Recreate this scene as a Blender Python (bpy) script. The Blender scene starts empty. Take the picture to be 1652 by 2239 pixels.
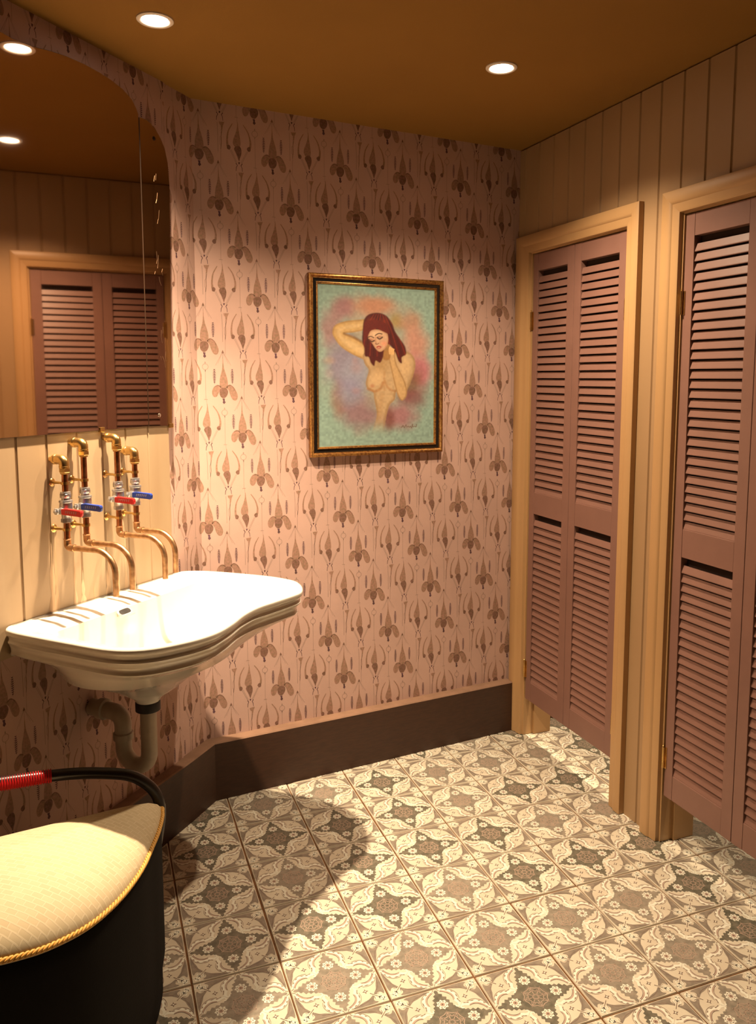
import bpy, bmesh, math, random
import numpy as np
from mathutils import Vector, Matrix
from mathutils.geometry import tessellate_polygon

S = bpy.context.scene
COL = S.collection
V = Vector
rnd = random.Random(4)

# ------------------------------------------------------------------ camera
H = 2.4
CAM = V((-1.96988, -2.74351, 1.49676))
YAW, PITCH, ROLL = 0.475428, 0.109646, 0.0018
FPX, PX, PY = 1758.16, 866.16, 1018.46
fw = V((math.sin(YAW) * math.cos(PITCH), math.cos(YAW) * math.cos(PITCH), -math.sin(PITCH)))
r0 = V((math.cos(YAW), -math.sin(YAW), 0))
u0 = r0.cross(fw)
r1 = math.cos(ROLL) * r0 + math.sin(ROLL) * u0
u1 = -math.sin(ROLL) * r0 + math.cos(ROLL) * u0
cd = bpy.data.cameras.new('camera')
cd.sensor_fit = 'HORIZONTAL'
cd.sensor_width = 36
cd.lens = FPX * 36 / 1652
cd.shift_x = -(PX - 826) / 1652
cd.shift_y = (PY - 1119.5) / 1652
cd.clip_start = 0.02
cam = bpy.data.objects.new('camera', cd)
COL.objects.link(cam)
m3 = Matrix((r1, u1, -fw)).transposed()
cam.matrix_world = Matrix.Translation(CAM) @ m3.to_4x4()
S.camera = cam

# ------------------------------------------------------------------ light and exposure
S.view_settings.view_transform = 'Standard'
S.view_settings.look = 'None'
S.view_settings.gamma = 1
S.view_settings.exposure = 0.45
S.cycles.max_bounces = 8
S.cycles.diffuse_bounces = 2
S.cycles.sample_clamp_indirect = 6
w = bpy.data.worlds.new('world')
S.world = w
w.use_nodes = True
w.node_tree.nodes['Background'].inputs[0].default_value = (0.30, 0.14, 0.06, 1)
w.node_tree.nodes['Background'].inputs[1].default_value = 0.0

WARM = (1.0, 0.775, 0.53)
# (x, y, [(power, cone degrees, blend) for the beam and its spill])
LAMPS = [
    (-0.568, -0.688, [(94, 130, 1.0), (6, 78, 1.0)]),
    (-1.530, -0.545, [(100, 122, 1.0), (255, 84, 1.0)]),
    (0.265, -0.425, [(230, 100, 0.5)]),
    (0.240, -1.270, [(80, 100, 0.5)]),
]

# ------------------------------------------------------------------ frames of the room
W = 1.3148
PSI = -0.08814
dr = V((math.sin(PSI), -math.cos(PSI), 0))
nr = V((-math.cos(PSI), -math.sin(PSI), 0))
PHW, PHP = 0.745, 0.708
dlw = V((-math.cos(PHW), -math.sin(PHW), 0))
nlw = V((math.sin(PHW), -math.cos(PHW), 0))
CL = V((-W, 0, 0))
dp = V((-math.cos(PHP), -math.sin(PHP), 0))
npp = V((math.sin(PHP), -math.cos(PHP), 0))
PT = 0.024                      # thickness of the boarded panel
PP = CL + V((-math.cos(.74), -math.sin(.74), 0)) * .155 + V((math.sin(.74), -math.cos(.74), 0)) * .03
B0 = PP - npp * PT              # start of the second run of the left wall


def RW(t, off, z): return dr * t + nr * off + V((0, 0, z))
def PF(a, d, z): return PP + dp * a + npp * d + V((0, 0, z))
def LW(a, d, z): return CL + dlw * a + nlw * d + V((0, 0, z))
def BW(x, d, z): return V((x, -d, z))


# ------------------------------------------------------------------ materials
def lin(c):
    return tuple(((x / 255) / 12.92 if x / 255 <= 0.04045 else ((x / 255 + 0.055) / 1.055) ** 2.4) for x in c)


def mat(name, col, rough=0.5, metal=0.0, var=0.0, scale=20.0, bump=0.0, bscale=80.0, col2=None, coat=0.0, emit=None, estr=0.0, stretch=None):
    m = bpy.data.materials.new(name)
    m.use_nodes = True
    nt = m.node_tree
    b = nt.nodes['Principled BSDF']
    b.inputs['Base Color'].default_value = (*col, 1)
    b.inputs['Roughness'].default_value = rough
    if rough >= 0.8:
        b.inputs['Specular IOR Level'].default_value = 0.15
    b.inputs['Metallic'].default_value = metal
    if coat:
        b.inputs['Coat Weight'].default_value = coat
        b.inputs['Coat Roughness'].default_value = 0.08
    tc = nt.nodes.new('ShaderNodeTexCoord')
    mp = nt.nodes.new('ShaderNodeMapping')
    nt.links.new(tc.outputs['Object'], mp.inputs[0])
    if stretch:
        mp.inputs['Scale'].default_value = stretch
    if var or col2:
        n = nt.nodes.new('ShaderNodeTexNoise')
        n.inputs['Scale'].default_value = scale
        n.inputs['Detail'].default_value = 5
        nt.links.new(mp.outputs[0], n.inputs['Vector'])
        cr = nt.nodes.new('ShaderNodeValToRGB')
        c2 = col2 if col2 else tuple(x * (1 - var) for x in col)
        cr.color_ramp.elements[0].position = 0.36
        cr.color_ramp.elements[0].color = (*c2, 1)
        cr.color_ramp.elements[1].position = 0.64
        cr.color_ramp.elements[1].color = (*col, 1)
        nt.links.new(n.outputs['Fac'], cr.inputs[0])
        nt.links.new(cr.outputs[0], b.inputs['Base Color'])
    if bump:
        n2 = nt.nodes.new('ShaderNodeTexNoise')
        n2.inputs['Scale'].default_value = bscale
        n2.inputs['Detail'].default_value = 4
        nt.links.new(mp.outputs[0], n2.inputs['Vector'])
        bp = nt.nodes.new('ShaderNodeBump')
        bp.inputs['Strength'].default_value = bump
        bp.inputs['Distance'].default_value = 0.002
        nt.links.new(n2.outputs['Fac'], bp.inputs['Height'])
        nt.links.new(bp.outputs[0], b.inputs['Normal'])
    if emit:
        b.inputs['Emission Color'].default_value = (*emit, 1)
        b.inputs['Emission Strength'].default_value = estr
    return m


M = {}
M['paper'] = mat('wallpaper_ground', (0.535, 0.348, 0.284), 0.85, var=0.06, scale=9, bump=0.15, bscale=500)
M['ink_a'] = mat('wallpaper_wash', (0.371, 0.203, 0.152), 0.85, col2=(0.265, 0.166, 0.107), scale=130)
M['ink_b'] = mat('wallpaper_dark_wash', (0.238, 0.123, 0.096), 0.85, col2=(0.159, 0.092, 0.056), scale=130)
M['ink_c'] = mat('wallpaper_line', (0.331, 0.225, 0.179), 0.85, col2=(0.265, 0.179, 0.145), scale=40)
M['ink_d'] = mat('wallpaper_dark', (0.099, 0.053, 0.046), 0.85, col2=(0.132, 0.066, 0.086), scale=60)
M['ceiling'] = mat('ceiling_paint', (0.275, 0.139, 0.030), 0.8, var=0.06, scale=3, bump=0.2, bscale=200)
M['brown'] = mat('dark_brown_wall', (0.130, 0.050, 0.014), 0.8, var=0.1)
M['boards'] = mat('tan_board_paint', (0.384, 0.237, 0.116), 0.5, var=0.08, scale=5, bump=0.1, bscale=60, stretch=(1, 1, 0.2))
M['trim'] = mat('casing_paint', (0.476, 0.280, 0.122), 0.42, var=0.06, scale=6, bump=0.1, bscale=50, stretch=(1, 1, 0.2))
M['panel'] = mat('cream_board_paint', (0.40, 0.29, 0.175), 0.45, col2=(0.34, 0.23, 0.13), scale=7, bump=0.1, bscale=60, stretch=(1, 1, 0.15))
M['stain'] = mat('water_stain', (0.40, 0.25, 0.13), 0.6, col2=(0.60, 0.44, 0.28), scale=30, stretch=(1, 1, 0.15))
M['groove'] = mat('groove_dirt', (0.25, 0.14, 0.07), 0.8)
M['base'] = mat('dark_brown_skirting', (0.050, 0.018, 0.007), 0.5, var=0.25, scale=30, bump=0.1, stretch=(1, 1, 6))
M['door'] = mat('mauve_door_paint', (0.238, 0.121, 0.092), 0.42, var=0.08, scale=10, bump=0.08)
M['dark'] = mat('louvre_gap_shade', (0.04, 0.025, 0.02), 0.9)  # near-black for the added board behind the louvre slats
M['stall'] = mat('stall_wall', (0.14, 0.08, 0.05), 0.85, var=0.1)
M['ceramic'] = mat('white_ceramic', (0.74, 0.69, 0.60), 0.12, var=0.02, coat=0.6)
M['hole_shade'] = mat('black_hole', (0.012, 0.01, 0.008), 0.7)  # near-black for the shade inside the overflow
M['plastic'] = mat('old_white_plastic', (0.424, 0.347, 0.254), 0.4, var=0.15, scale=20)
M['rubber'] = mat('black_rubber', (0.012, 0.01, 0.01), 0.5)
M['brass'] = mat('brass', (0.78, 0.52, 0.20), 0.28, 1.0, var=0.25, scale=50)
M['copper'] = mat('aged_copper', (0.55, 0.24, 0.11), 0.30, 1.0, col2=(0.30, 0.12, 0.06), scale=60)
M['spout'] = mat('tarnished_copper', (0.62, 0.38, 0.20), 0.38, 1.0, col2=(0.36, 0.20, 0.10), scale=60)
M['chrome'] = mat('dull_chrome', (0.62, 0.61, 0.62), 0.28, 0.9, var=0.2, scale=60)
M['red'] = mat('red_lever', (0.65, 0.02, 0.02), 0.35)
M['blue'] = mat('blue_lever', (0.02, 0.05, 0.30), 0.35)
M['emboss'] = mat('lever_lettering', (0.35, 0.30, 0.30), 0.5)
M['gold'] = mat('gilt_frame', (0.50, 0.26, 0.07), 0.33, 0.75, col2=(0.22, 0.09, 0.03), scale=120)
M['gold_hi'] = mat('gilt_bead', (0.72, 0.42, 0.14), 0.3, 0.8, var=0.3, scale=150)
M['black'] = mat('black_frame', (0.008, 0.007, 0.006), 0.25)
M['mirror'] = mat('mirror_glass', (0.55, 0.42, 0.33), 0.03, 1.0)
M['etch'] = mat('mirror_etching', (0.55, 0.40, 0.26), 0.35, 1.0)
M['bevel'] = mat('mirror_edge', (0.03, 0.015, 0.008), 0.3, 0.2)
M['ledge'] = mat('lit_ledge', (0.24, 0.14, 0.09), 0.8, var=0.2, scale=15)  # lighter tone paints in the lamp light caught by the skirting top
M['screw'] = mat('steel_screw', (0.7, 0.68, 0.62), 0.25, 1.0)
M['rope'] = mat('gold_rope', (0.68, 0.36, 0.07), 0.55, var=0.2, scale=300)
M['drum'] = mat('black_upholstery', (0.0045, 0.0035, 0.003), 0.9, bump=0.3, bscale=300)
M['redrib'] = mat('red_ribbed_sleeve', (0.45, 0.015, 0.015), 0.25)
M['tube'] = mat('black_tube', (0.010, 0.008, 0.008), 0.3)
M['lamp_ring'] = mat('white_lamp_ring', (0.8, 0.7, 0.6), 0.4)
M['lamp'] = mat('lamp_glass', (1, 1, 1), 0.4, emit=(1.0, 0.86, 0.68), estr=25)
M['grout'] = mat('brown_grout', (0.17, 0.075, 0.028), 0.85, var=0.5, scale=25)
M['tile'] = mat('cream_tile_glaze', (0.60, 0.545, 0.42), 0.32, col2=(0.52, 0.45, 0.34), scale=6)
M['t_white'] = mat('tile_white', (0.70, 0.68, 0.56), 0.32, var=0.05, scale=8)
M['t_star'] = mat('tile_star', (0.095, 0.088, 0.062), 0.34, col2=(0.165, 0.145, 0.105), scale=60)
M['t_star2'] = mat('tile_star_faded', (0.19, 0.165, 0.125), 0.34, col2=(0.28, 0.235, 0.18), scale=60)
M['t_leaf'] = mat('tile_leaf', (0.185, 0.155, 0.12), 0.34, col2=(0.25, 0.205, 0.155), scale=60)
M['t_pink'] = mat('tile_pink', (0.40, 0.29, 0.22), 0.34, var=0.1, scale=10)
M['t_line'] = mat('tile_line', (0.16, 0.095, 0.07), 0.34, var=0.2, scale=12)


def weave():
    m = bpy.data.materials.new('cream_basket_weave')
    m.use_nodes = True
    nt = m.node_tree
    b = nt.nodes['Principled BSDF']
    b.inputs['Roughness'].default_value = 0.8
    tc = nt.nodes.new('ShaderNodeTexCoord')
    mp = nt.nodes.new('ShaderNodeMapping')
    mp.inputs['Rotation'].default_value = (0, 0, 0.7)
    mp.inputs['Scale'].default_value = (40, 40, 40)
    nt.links.new(tc.outputs['Object'], mp.inputs[0])
    br = nt.nodes.new('ShaderNodeTexBrick')
    br.inputs['Color1'].default_value = (0.50, 0.40, 0.245, 1)
    br.inputs['Color2'].default_value = (0.455, 0.36, 0.215, 1)
    br.inputs['Mortar'].default_value = (0.54, 0.44, 0.28, 1)
    br.inputs['Scale'].default_value = 1
    br.inputs['Mortar Size'].default_value = 0.05
    br.inputs['Brick Width'].default_value = 0.9
    br.inputs['Row Height'].default_value = 0.45
    nt.links.new(mp.outputs[0], br.inputs[0])
    nt.links.new(br.outputs['Color'], b.inputs['Base Color'])
    bp = nt.nodes.new('ShaderNodeBump')
    bp.inputs['Strength'].default_value = 0.6
    bp.inputs['Distance'].default_value = 0.002
    nt.links.new(br.outputs['Fac'], bp.inputs['Height'])
    nt.links.new(bp.outputs[0], b.inputs['Normal'])
    return m


M['weave'] = weave()


def vcol_mat():
    m = bpy.data.materials.new('oil_paint')
    m.use_nodes = True
    nt = m.node_tree
    b = nt.nodes['Principled BSDF']
    b.inputs['Roughness'].default_value = 0.55
    a = nt.nodes.new('ShaderNodeVertexColor')
    a.layer_name = 'paint'
    nt.links.new(a.outputs[0], b.inputs['Base Color'])
    n = nt.nodes.new('ShaderNodeTexNoise')
    n.inputs['Scale'].default_value = 500
    tc = nt.nodes.new('ShaderNodeTexCoord')
    nt.links.new(tc.outputs['Object'], n.inputs['Vector'])
    bp = nt.nodes.new('ShaderNodeBump')
    bp.inputs['Strength'].default_value = 0.25
    bp.inputs['Distance'].default_value = 0.001
    nt.links.new(n.outputs['Fac'], bp.inputs['Height'])
    nt.links.new(bp.outputs[0], b.inputs['Normal'])
    return m


M['paint'] = vcol_mat()


# ------------------------------------------------------------------ object helpers
def root_loc(o):
    v = V((0, 0, 0))
    while o:
        v += o.location
        o = o.parent
    return v


def obj(name, bm, mats, parent=None, smooth=False, recalc=True):
    if not isinstance(mats, (list, tuple)):
        mats = [mats]
    if recalc:
        bmesh.ops.recalc_face_normals(bm, faces=bm.faces)
    off = root_loc(parent) if parent else V((0, 0, 0))
    if off.length:
        for v in bm.verts:
            v.co -= off
    me = bpy.data.meshes.new(name)
    bm.to_mesh(me)
    bm.free()
    for m in mats:
        me.materials.append(M[m])
    if smooth:
        for p in me.polygons:
            p.use_smooth = True
        try:
            me.set_sharp_from_angle(angle=math.radians(smooth if smooth is not True else 40))
        except Exception:
            pass
    o = bpy.data.objects.new(name, me)
    COL.objects.link(o)
    if parent:
        o.parent = parent
    return o


def thing(name, label, cat, loc, group=None):
    o = bpy.data.objects.new(name, None)
    COL.objects.link(o)
    o.location = loc
    o.empty_display_size = 0.05
    o['label'] = label
    o['category'] = cat
    if group:
        o['group'] = group
    return o


def struct(o, label=None):
    o['kind'] = 'structure'
    if label:
        o['label'] = label
    return o


def fbox(bm, F, a0, a1, d0, d1, z0, z1, mi=0, bev=0.0):
    """box in a wall frame F(a, d, z)"""
    vs = [bm.verts.new(F(a, d, z)) for z in (z0, z1) for d in (d0, d1) for a in (a0, a1)]
    fs = []
    for q in ((0, 1, 3, 2), (4, 6, 7, 5), (0, 4, 5, 1), (2, 3, 7, 6), (0, 2, 6, 4), (1, 5, 7, 3)):
        f = bm.faces.new([vs[i] for i in q])
        f.material_index = mi
        fs.append(f)
    if bev:
        es = list({e for f in fs for e in f.edges})
        r = bmesh.ops.bevel(bm, geom=es, offset=bev, segments=2, affect='EDGES', profile=0.5)
        for f in r['faces']:
            f.material_index = mi
    return vs


def prism(bm, F, poly, d0, d1, mi=0):
    """polygon [(a, z)] extruded from d0 to d1 in frame F"""
    lo = [bm.verts.new(F(a, d0, z)) for a, z in poly]
    hi = [bm.verts.new(F(a, d1, z)) for a, z in poly]
    n = len(poly)
    for f in (bm.faces.new(lo), bm.faces.new(hi)):
        f.material_index = mi
    for i in range(n):
        f = bm.faces.new((lo[i], lo[(i + 1) % n], hi[(i + 1) % n], hi[i]))
        f.material_index = mi


def frame_of(d):
    d = d.normalized()
    a = V((0, 0, 1)) if abs(d.z) < 0.9 else V((1, 0, 0))
    x = d.cross(a).normalized()
    return x, d.cross(x).normalized()


def lathe(bm, p0, ax, prof, n=24, mi=0, sides=None):
    """prof: [(h along axis, radius)] ; closed at both ends"""
    ax = ax.normalized()
    x, y = frame_of(ax)
    rings = []
    nn = sides or n
    for h, r in prof:
        rings.append([bm.verts.new(p0 + ax * h + (x * math.cos(2 * math.pi * k / nn) + y * math.sin(2 * math.pi * k / nn)) * max(r, 1e-5)) for k in range(nn)])
    for A, Bq in zip(rings, rings[1:]):
        for k in range(nn):
            f = bm.faces.new((A[k], A[(k + 1) % nn], Bq[(k + 1) % nn], Bq[k]))
            f.material_index = mi
    for R in (rings[0], rings[-1]):
        f = bm.faces.new(R)
        f.material_index = mi


def fillet(pts, r, seg=8):
    out = [pts[0]]
    for i in range(1, len(pts) - 1):
        p, a, b = pts[i], pts[i - 1] - pts[i], pts[i + 1] - pts[i]
        rr = min(r[i - 1] if isinstance(r, (list, tuple)) else r, a.length * 0.49, b.length * 0.49)
        A, Bq = p + a.normalized() * rr, p + b.normalized() * rr
        for k in range(seg + 1):
            t = k / seg
            out.append(A * (1 - t) ** 2 + p * 2 * t * (1 - t) + Bq * t ** 2)
    out.append(pts[-1])
    return out


def tube(bm, pts, r, n=12, mi=0, closed=False, caps=True):
    rings = []
    L = len(pts)
    x = None
    for i, p in enumerate(pts):
        if closed:
            d = (pts[(i + 1) % L] - pts[i - 1]).normalized()
        else:
            d = (pts[min(i + 1, L - 1)] - pts[max(i - 1, 0)]).normalized()
        if x is None:
            x, y = frame_of(d)
        else:
            x = (x - d * x.dot(d)).normalized()
            y = d.cross(x)
        rad = r(i / (L - 1)) if callable(r) else r
        rings.append([bm.verts.new(p + (x * math.cos(2 * math.pi * k / n) + y * math.sin(2 * math.pi * k / n)) * rad) for k in range(n)])
    pr = list(zip(rings, rings[1:]))
    if closed:
        pr.append((rings[-1], rings[0]))
    for A, Bq in pr:
        for k in range(n):
            f = bm.faces.new((A[k], A[(k + 1) % n], Bq[(k + 1) % n], Bq[k]))
            f.material_index = mi
    if caps and not closed:
        for R in (rings[0], rings[-1]):
            f = bm.faces.new(R)
            f.material_index = mi


def catmull(P, n, closed=True):
    P = [V(p) for p in P]
    L = len(P)
    out = []
    rng = range(L) if closed else range(L - 1)
    for i in rng:
        g = (lambda k: P[k % L]) if closed else (lambda k: P[max(0, min(L - 1, k))])
        p0, p1, p2, p3 = g(i - 1), g(i), g(i + 1), g(i + 2)
        for k in range(n):
            t = k / n
            out.append(0.5 * ((2 * p1) + (p2 - p0) * t + (2 * p0 - 5 * p1 + 4 * p2 - p3) * t * t + (3 * p1 - p0 - 3 * p2 + p3) * t ** 3))
    if not closed:
        out.append(P[-1])
    return out


# ------------------------------------------------------------------ flat pattern helper (clipped polygons)
def clip(poly, x0, x1, y0, y1):
    for ax, lim, sg in ((0, x0, 1), (0, x1, -1), (1, y0, 1), (1, y1, -1)):
        out = []
        for i in range(len(poly)):
            p, q = poly[i - 1], poly[i]
            ip, iq = (p[ax] - lim) * sg >= 0, (q[ax] - lim) * sg >= 0
            if ip != iq:
                t = (lim - p[ax]) / (q[ax] - p[ax])
                c = (p[0] + (q[0] - p[0]) * t, p[1] + (q[1] - p[1]) * t)
                out.append(c)
            if iq:
                out.append(q)
        poly = out
        if len(poly) < 3:
            return []
    return poly


def smooth2(P, n=3):
    return [(v.x, v.y) for v in catmull([(p[0], p[1], 0) for p in P], n)]


def stroke(P, w, w2=None):
    """polyline to a ribbon polygon; width runs from w to w2"""
    w2 = w if w2 is None else w2
    Lf, Rt = [], []
    n = len(P)
    for i, p in enumerate(P):
        a, b = P[max(i - 1, 0)], P[min(i + 1, n - 1)]
        dx, dy = b[0] - a[0], b[1] - a[1]
        l = math.hypot(dx, dy) or 1
        ww = (w + (w2 - w) * i / (n - 1)) / 2
        Lf.append((p[0] - dy / l * ww, p[1] + dx / l * ww))
        Rt.append((p[0] + dy / l * ww, p[1] - dx / l * ww))
    return Lf + Rt[::-1]


def ring_polys(cx, cy, r, w, n=14):
    out = []
    for k in range(n):
        a, b = 2 * math.pi * k / n, 2 * math.pi * (k + 1) / n
        out.append([(cx + (r - w / 2) * math.cos(a), cy + (r - w / 2) * math.sin(a)), (cx + (r + w / 2) * math.cos(a), cy + (r + w / 2) * math.sin(a)),
                    (cx + (r + w / 2) * math.cos(b), cy + (r + w / 2) * math.sin(b)), (cx + (r - w / 2) * math.cos(b), cy + (r - w / 2) * math.sin(b))])
    return out


def crv(P, n=5):
    return [(v.x, v.y) for v in catmull([(p[0], p[1], 0) for p in P], n, closed=False)]


# ------------------------------------------------------------------ wallpaper motif (units: 1 = 0.305 mm)
def iris_motif():
    A = []   # (material slot, layer, polygon)
    wash, dwash, line, dark = 1, 2, 3, 4
    A.append((wash, 1, smooth2([(-36, 55), (-42, 100), (-34, 170), (-14, 240), (-5, 310), (0, 400), (6, 310), (16, 250), (38, 180), (52, 110), (46, 50), (10, 30)])))
    A.append((wash, 1, smooth2([(-28, 62), (-62, 82), (-102, 64), (-128, 18), (-126, -30), (-104, -56), (-74, -46), (-52, -6), (-34, 34)])))
    A.append((wash, 1, smooth2([(38, 62), (72, 84), (116, 58), (148, 6), (164, -48), (148, -92), (112, -92), (84, -52), (62, 14), (44, 38)])))
    A.append((dwash, 2, smooth2([(-44, 16), (-42, -34), (-16, -64), (16, -64), (44, -32), (52, 10), (30, 44), (-22, 46)])))
    A.append((dwash, 2, stroke(crv([(-30, 60), (-66, 74), (-100, 56)]), 9, 4)))
    A.append((dwash, 2, stroke(crv([(40, 60), (76, 76), (112, 52), (138, 6)]), 9, 4)))
    A.append((dark, 2, [(-14, -72), (14, -74), (12, -98), (22, -116), (4, -134), (-12, -118), (-6, -98)]))
    for s, x0 in ((-1, -96), (1, 100)):
        A.append((dark, 1, stroke(crv([(x0 + s * 6, 258), (x0 + s * 2, 200), (x0 + s * 8, 140), (x0 + s * 2, 92)]), 3)))
        for k in range(9):
            yy = 250 - k * 18
            ww = 8 + 13 * math.sin(math.pi * (k + 1) / 10)
            cx = x0 + s * 4
            A.append((dark, 2, [(cx - ww, yy + 10), (cx, yy + 4), (cx + ww, yy + 9), (cx + ww * .5, yy - 2), (cx, yy - 6), (cx - ww * .5, yy)]))
    A.append((line, 1, stroke([(0, 452), (-85, 300)], 3)))
    A.append((line, 1, stroke([(0, 452), (-58, 320)], 2.5)))
    A.append((line, 1, stroke([(0, 452), (92, 300)], 3)))
    A.append((line, 1, stroke([(0, 452), (62, 320)], 2.5)))
    A.append((dwash, 2, [(-16, 436), (0, 470), (16, 436), (6, 442), (0, 428), (-6, 442)]))
    A.append((line, 1, stroke([(0, 470), (0, 380)], 4)))
    for p in ring_polys(8, -232, 33, 5):
        A.append((line, 1, p))
    A.append((line, 1, [(8, -170), (16, -188), (8, -199), (0, -188)]))
    A.append((line, 1, [(8, -265), (14, -276), (8, -290), (2, -276)]))
    A.append((line, 1, stroke([(8, -265), (8, -596)], 4)))
    A.append((line, 1, stroke([(-12, -596), (28, -596)], 5)))
    A.append((line, 1, stroke([(14, -600), (18, -660)], 3)))
    # bulb with two curved arms
    A.append((wash, 1, smooth2([(22, -640), (14, -710), (-8, -780), (-30, -835), (-32, -885), (2, -920), (44, -905), (52, -860), (44, -790), (32, -720)])))
    A.append((dwash, 2, smooth2([(0, -905), (-22, -935), (2, -985), (20, -1030), (32, -1060), (42, -1028), (58, -985), (60, -935), (40, -900)])))
    A.append((wash, 1, stroke(crv([(-36, -668), (-82, -750), (-98, -840), (-94, -915)]), 8, 26)))
    A.append((wash, 1, stroke(crv([(86, -668), (138, -745), (164, -835), (160, -905)]), 8, 26)))
    A.append((dwash, 2, smooth2([(-98, -905), (-76, -900), (-60, -922), (-74, -948), (-100, -940)])))
    A.append((dwash, 2, smooth2([(164, -900), (140, -896), (122, -918), (140, -944), (164, -936)])))
    for a, b in (((-70, -945), (0, -1085)), ((-55, -945), (8, -1080)), ((136, -942), (62, -1085)), ((122, -945), (52, -1080))):
        A.append((line, 1, stroke([a, b], 4)))
    A.append((dark, 2, [(22, -1070), (42, -1070), (36, -1092), (26, -1092)]))
    A.append((dark, 2, stroke([(-4, -1084), (12, -1106), (0, -1128), (-4, -1168)], 9, 5)))
    A.append((dark, 2, stroke([(68, -1084), (52, -1106), (64, -1128), (68, -1168)], 9, 5)))
    A.append((wash, 2, [(22, -1182), (84, -1178), (66, -1222), (58, -1268), (46, -1268), (44, -1222), (28, -1206)]))
    A.append((line, 1, stroke([(2, -1190), (8, -1330), (8, -1500)], 5)))
    A.append((line, 1, stroke([(44, -1262), (46, -1330), (30, -1340), (30, -1420), (40, -1430), (38, -1500)], 4)))
    A.append((dwash, 1, stroke([(54, -1270), (44, -1330), (46, -1400), (38, -1470)], 6)))
    A.append((line, 1, stroke([(36, -1500), (34, -1640)], 4)))
    return A


IRIS = iris_motif()
KU = 0.000305


def paper_mesh(F, u0, u1, z0, z1, ush=0.0):
    """wallpapered strip: ground plus inlaid printed shapes"""
    bm = bmesh.new()
    vs = [bm.verts.new(F(u, 0, z)) for u, z in ((u0, z0), (u1, z0), (u1, z1), (u0, z1))]
    bm.faces.new(vs)
    ox, oz = -1.038, 1.602           # one iris on the back wall
    for i in range(-40, 40):
        for j in range(-30, 30):
            cx = ox + i * 0.2525 + j * 0.0635 + ush
            cz = oz - j * 0.157
            if cx < u0 - .1 or cx > u1 + .1 or cz < z0 - .2 or cz > z1 + .6:
                continue
            for s, lay, P in IRIS:
                Q = clip([(cx + p[0] * KU, cz + p[1] * KU) for p in P], u0, u1, z0, z1)
                if len(Q) < 3:
                    continue
                Q2 = [Q[0]]
                for q in Q[1:]:
                    if abs(q[0] - Q2[-1][0]) + abs(q[1] - Q2[-1][1]) > 1e-6:
                        Q2.append(q)
                if len(Q2) < 3:
                    continue
                f = bm.faces.new([bm.verts.new(F(q[0], 0.00015 * lay, q[1])) for q in Q2])
                f.material_index = s
    return bm


PM = ['paper', 'ink_a', 'ink_b', 'ink_c', 'ink_d']

# ------------------------------------------------------------------ the shell
XL = -2.62          # left end of the room
YN = -3.55          # wall behind the camera


# back wall
b = paper_mesh(BW, -W, 0.0, 0, H)
fbox(b, BW, -W - .05, 0.10, -0.12, -0.002, 0, H)
struct(obj('wall_back', b, PM, recalc=False), 'pink wallpaper printed with rows of purple brown irises')

# left wall in two runs
LA = (B0 - CL).dot(dlw)
b = paper_mesh(lambda u, d, z: LW(-W - u, d, z), -W - LA, -W, 0, H)
FB = lambda a, d, z: B0 + dp * a + npp * d + V((0, 0, z))
b2 = paper_mesh(lambda u, d, z: FB(-W - LA - u, d, z), -W - LA - 1.50, -W - LA, 0, H)
me = bpy.data.meshes.new('tmp')
b2.to_mesh(me)
b2.free()
b.from_mesh(me)
bpy.data.meshes.remove(me)
fbox(b, LW, -0.02, LA + .01, -0.12, -0.002, 0, H)
fbox(b, FB, -0.01, 1.50, -0.12, -0.002, 0, H)
struct(obj('wall_left', b, PM, recalc=False), 'iris wallpaper on the angled wall behind the washbasin')
EL = FB(1.5, 0, 0)

# side wall and wall behind the camera (only seen as light bouncing back)
b = bmesh.new()
fbox(b, lambda a, d, z: V((EL.x - d, a, z)), YN, EL.y, 0, 0.12, 0, H)
struct(obj('wall_side', b, 'brown'), 'plain tan side wall of the washroom')
b = bmesh.new()
fbox(b, lambda a, d, z: V((a, YN - d, z)), EL.x, 1.8, 0, 0.12, 0, H)
struct(obj('wall_front', b, 'brown'), 'plain tan wall facing the painting')

# ceiling
b = bmesh.new()
fbox(b, lambda a, d, z: V((a, d, z)), EL.x - .12, 1.8, YN - .12, 0.12 + .5, H, H + .08)
struct(obj('ceiling', b, 'ceiling'), 'brown painted ceiling with a recessed lamp')

# ------------------------------------------------------------------ floor
TS, TX, TY, TR = 0.222306, -1.021554, -0.383738, -0.113916


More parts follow.
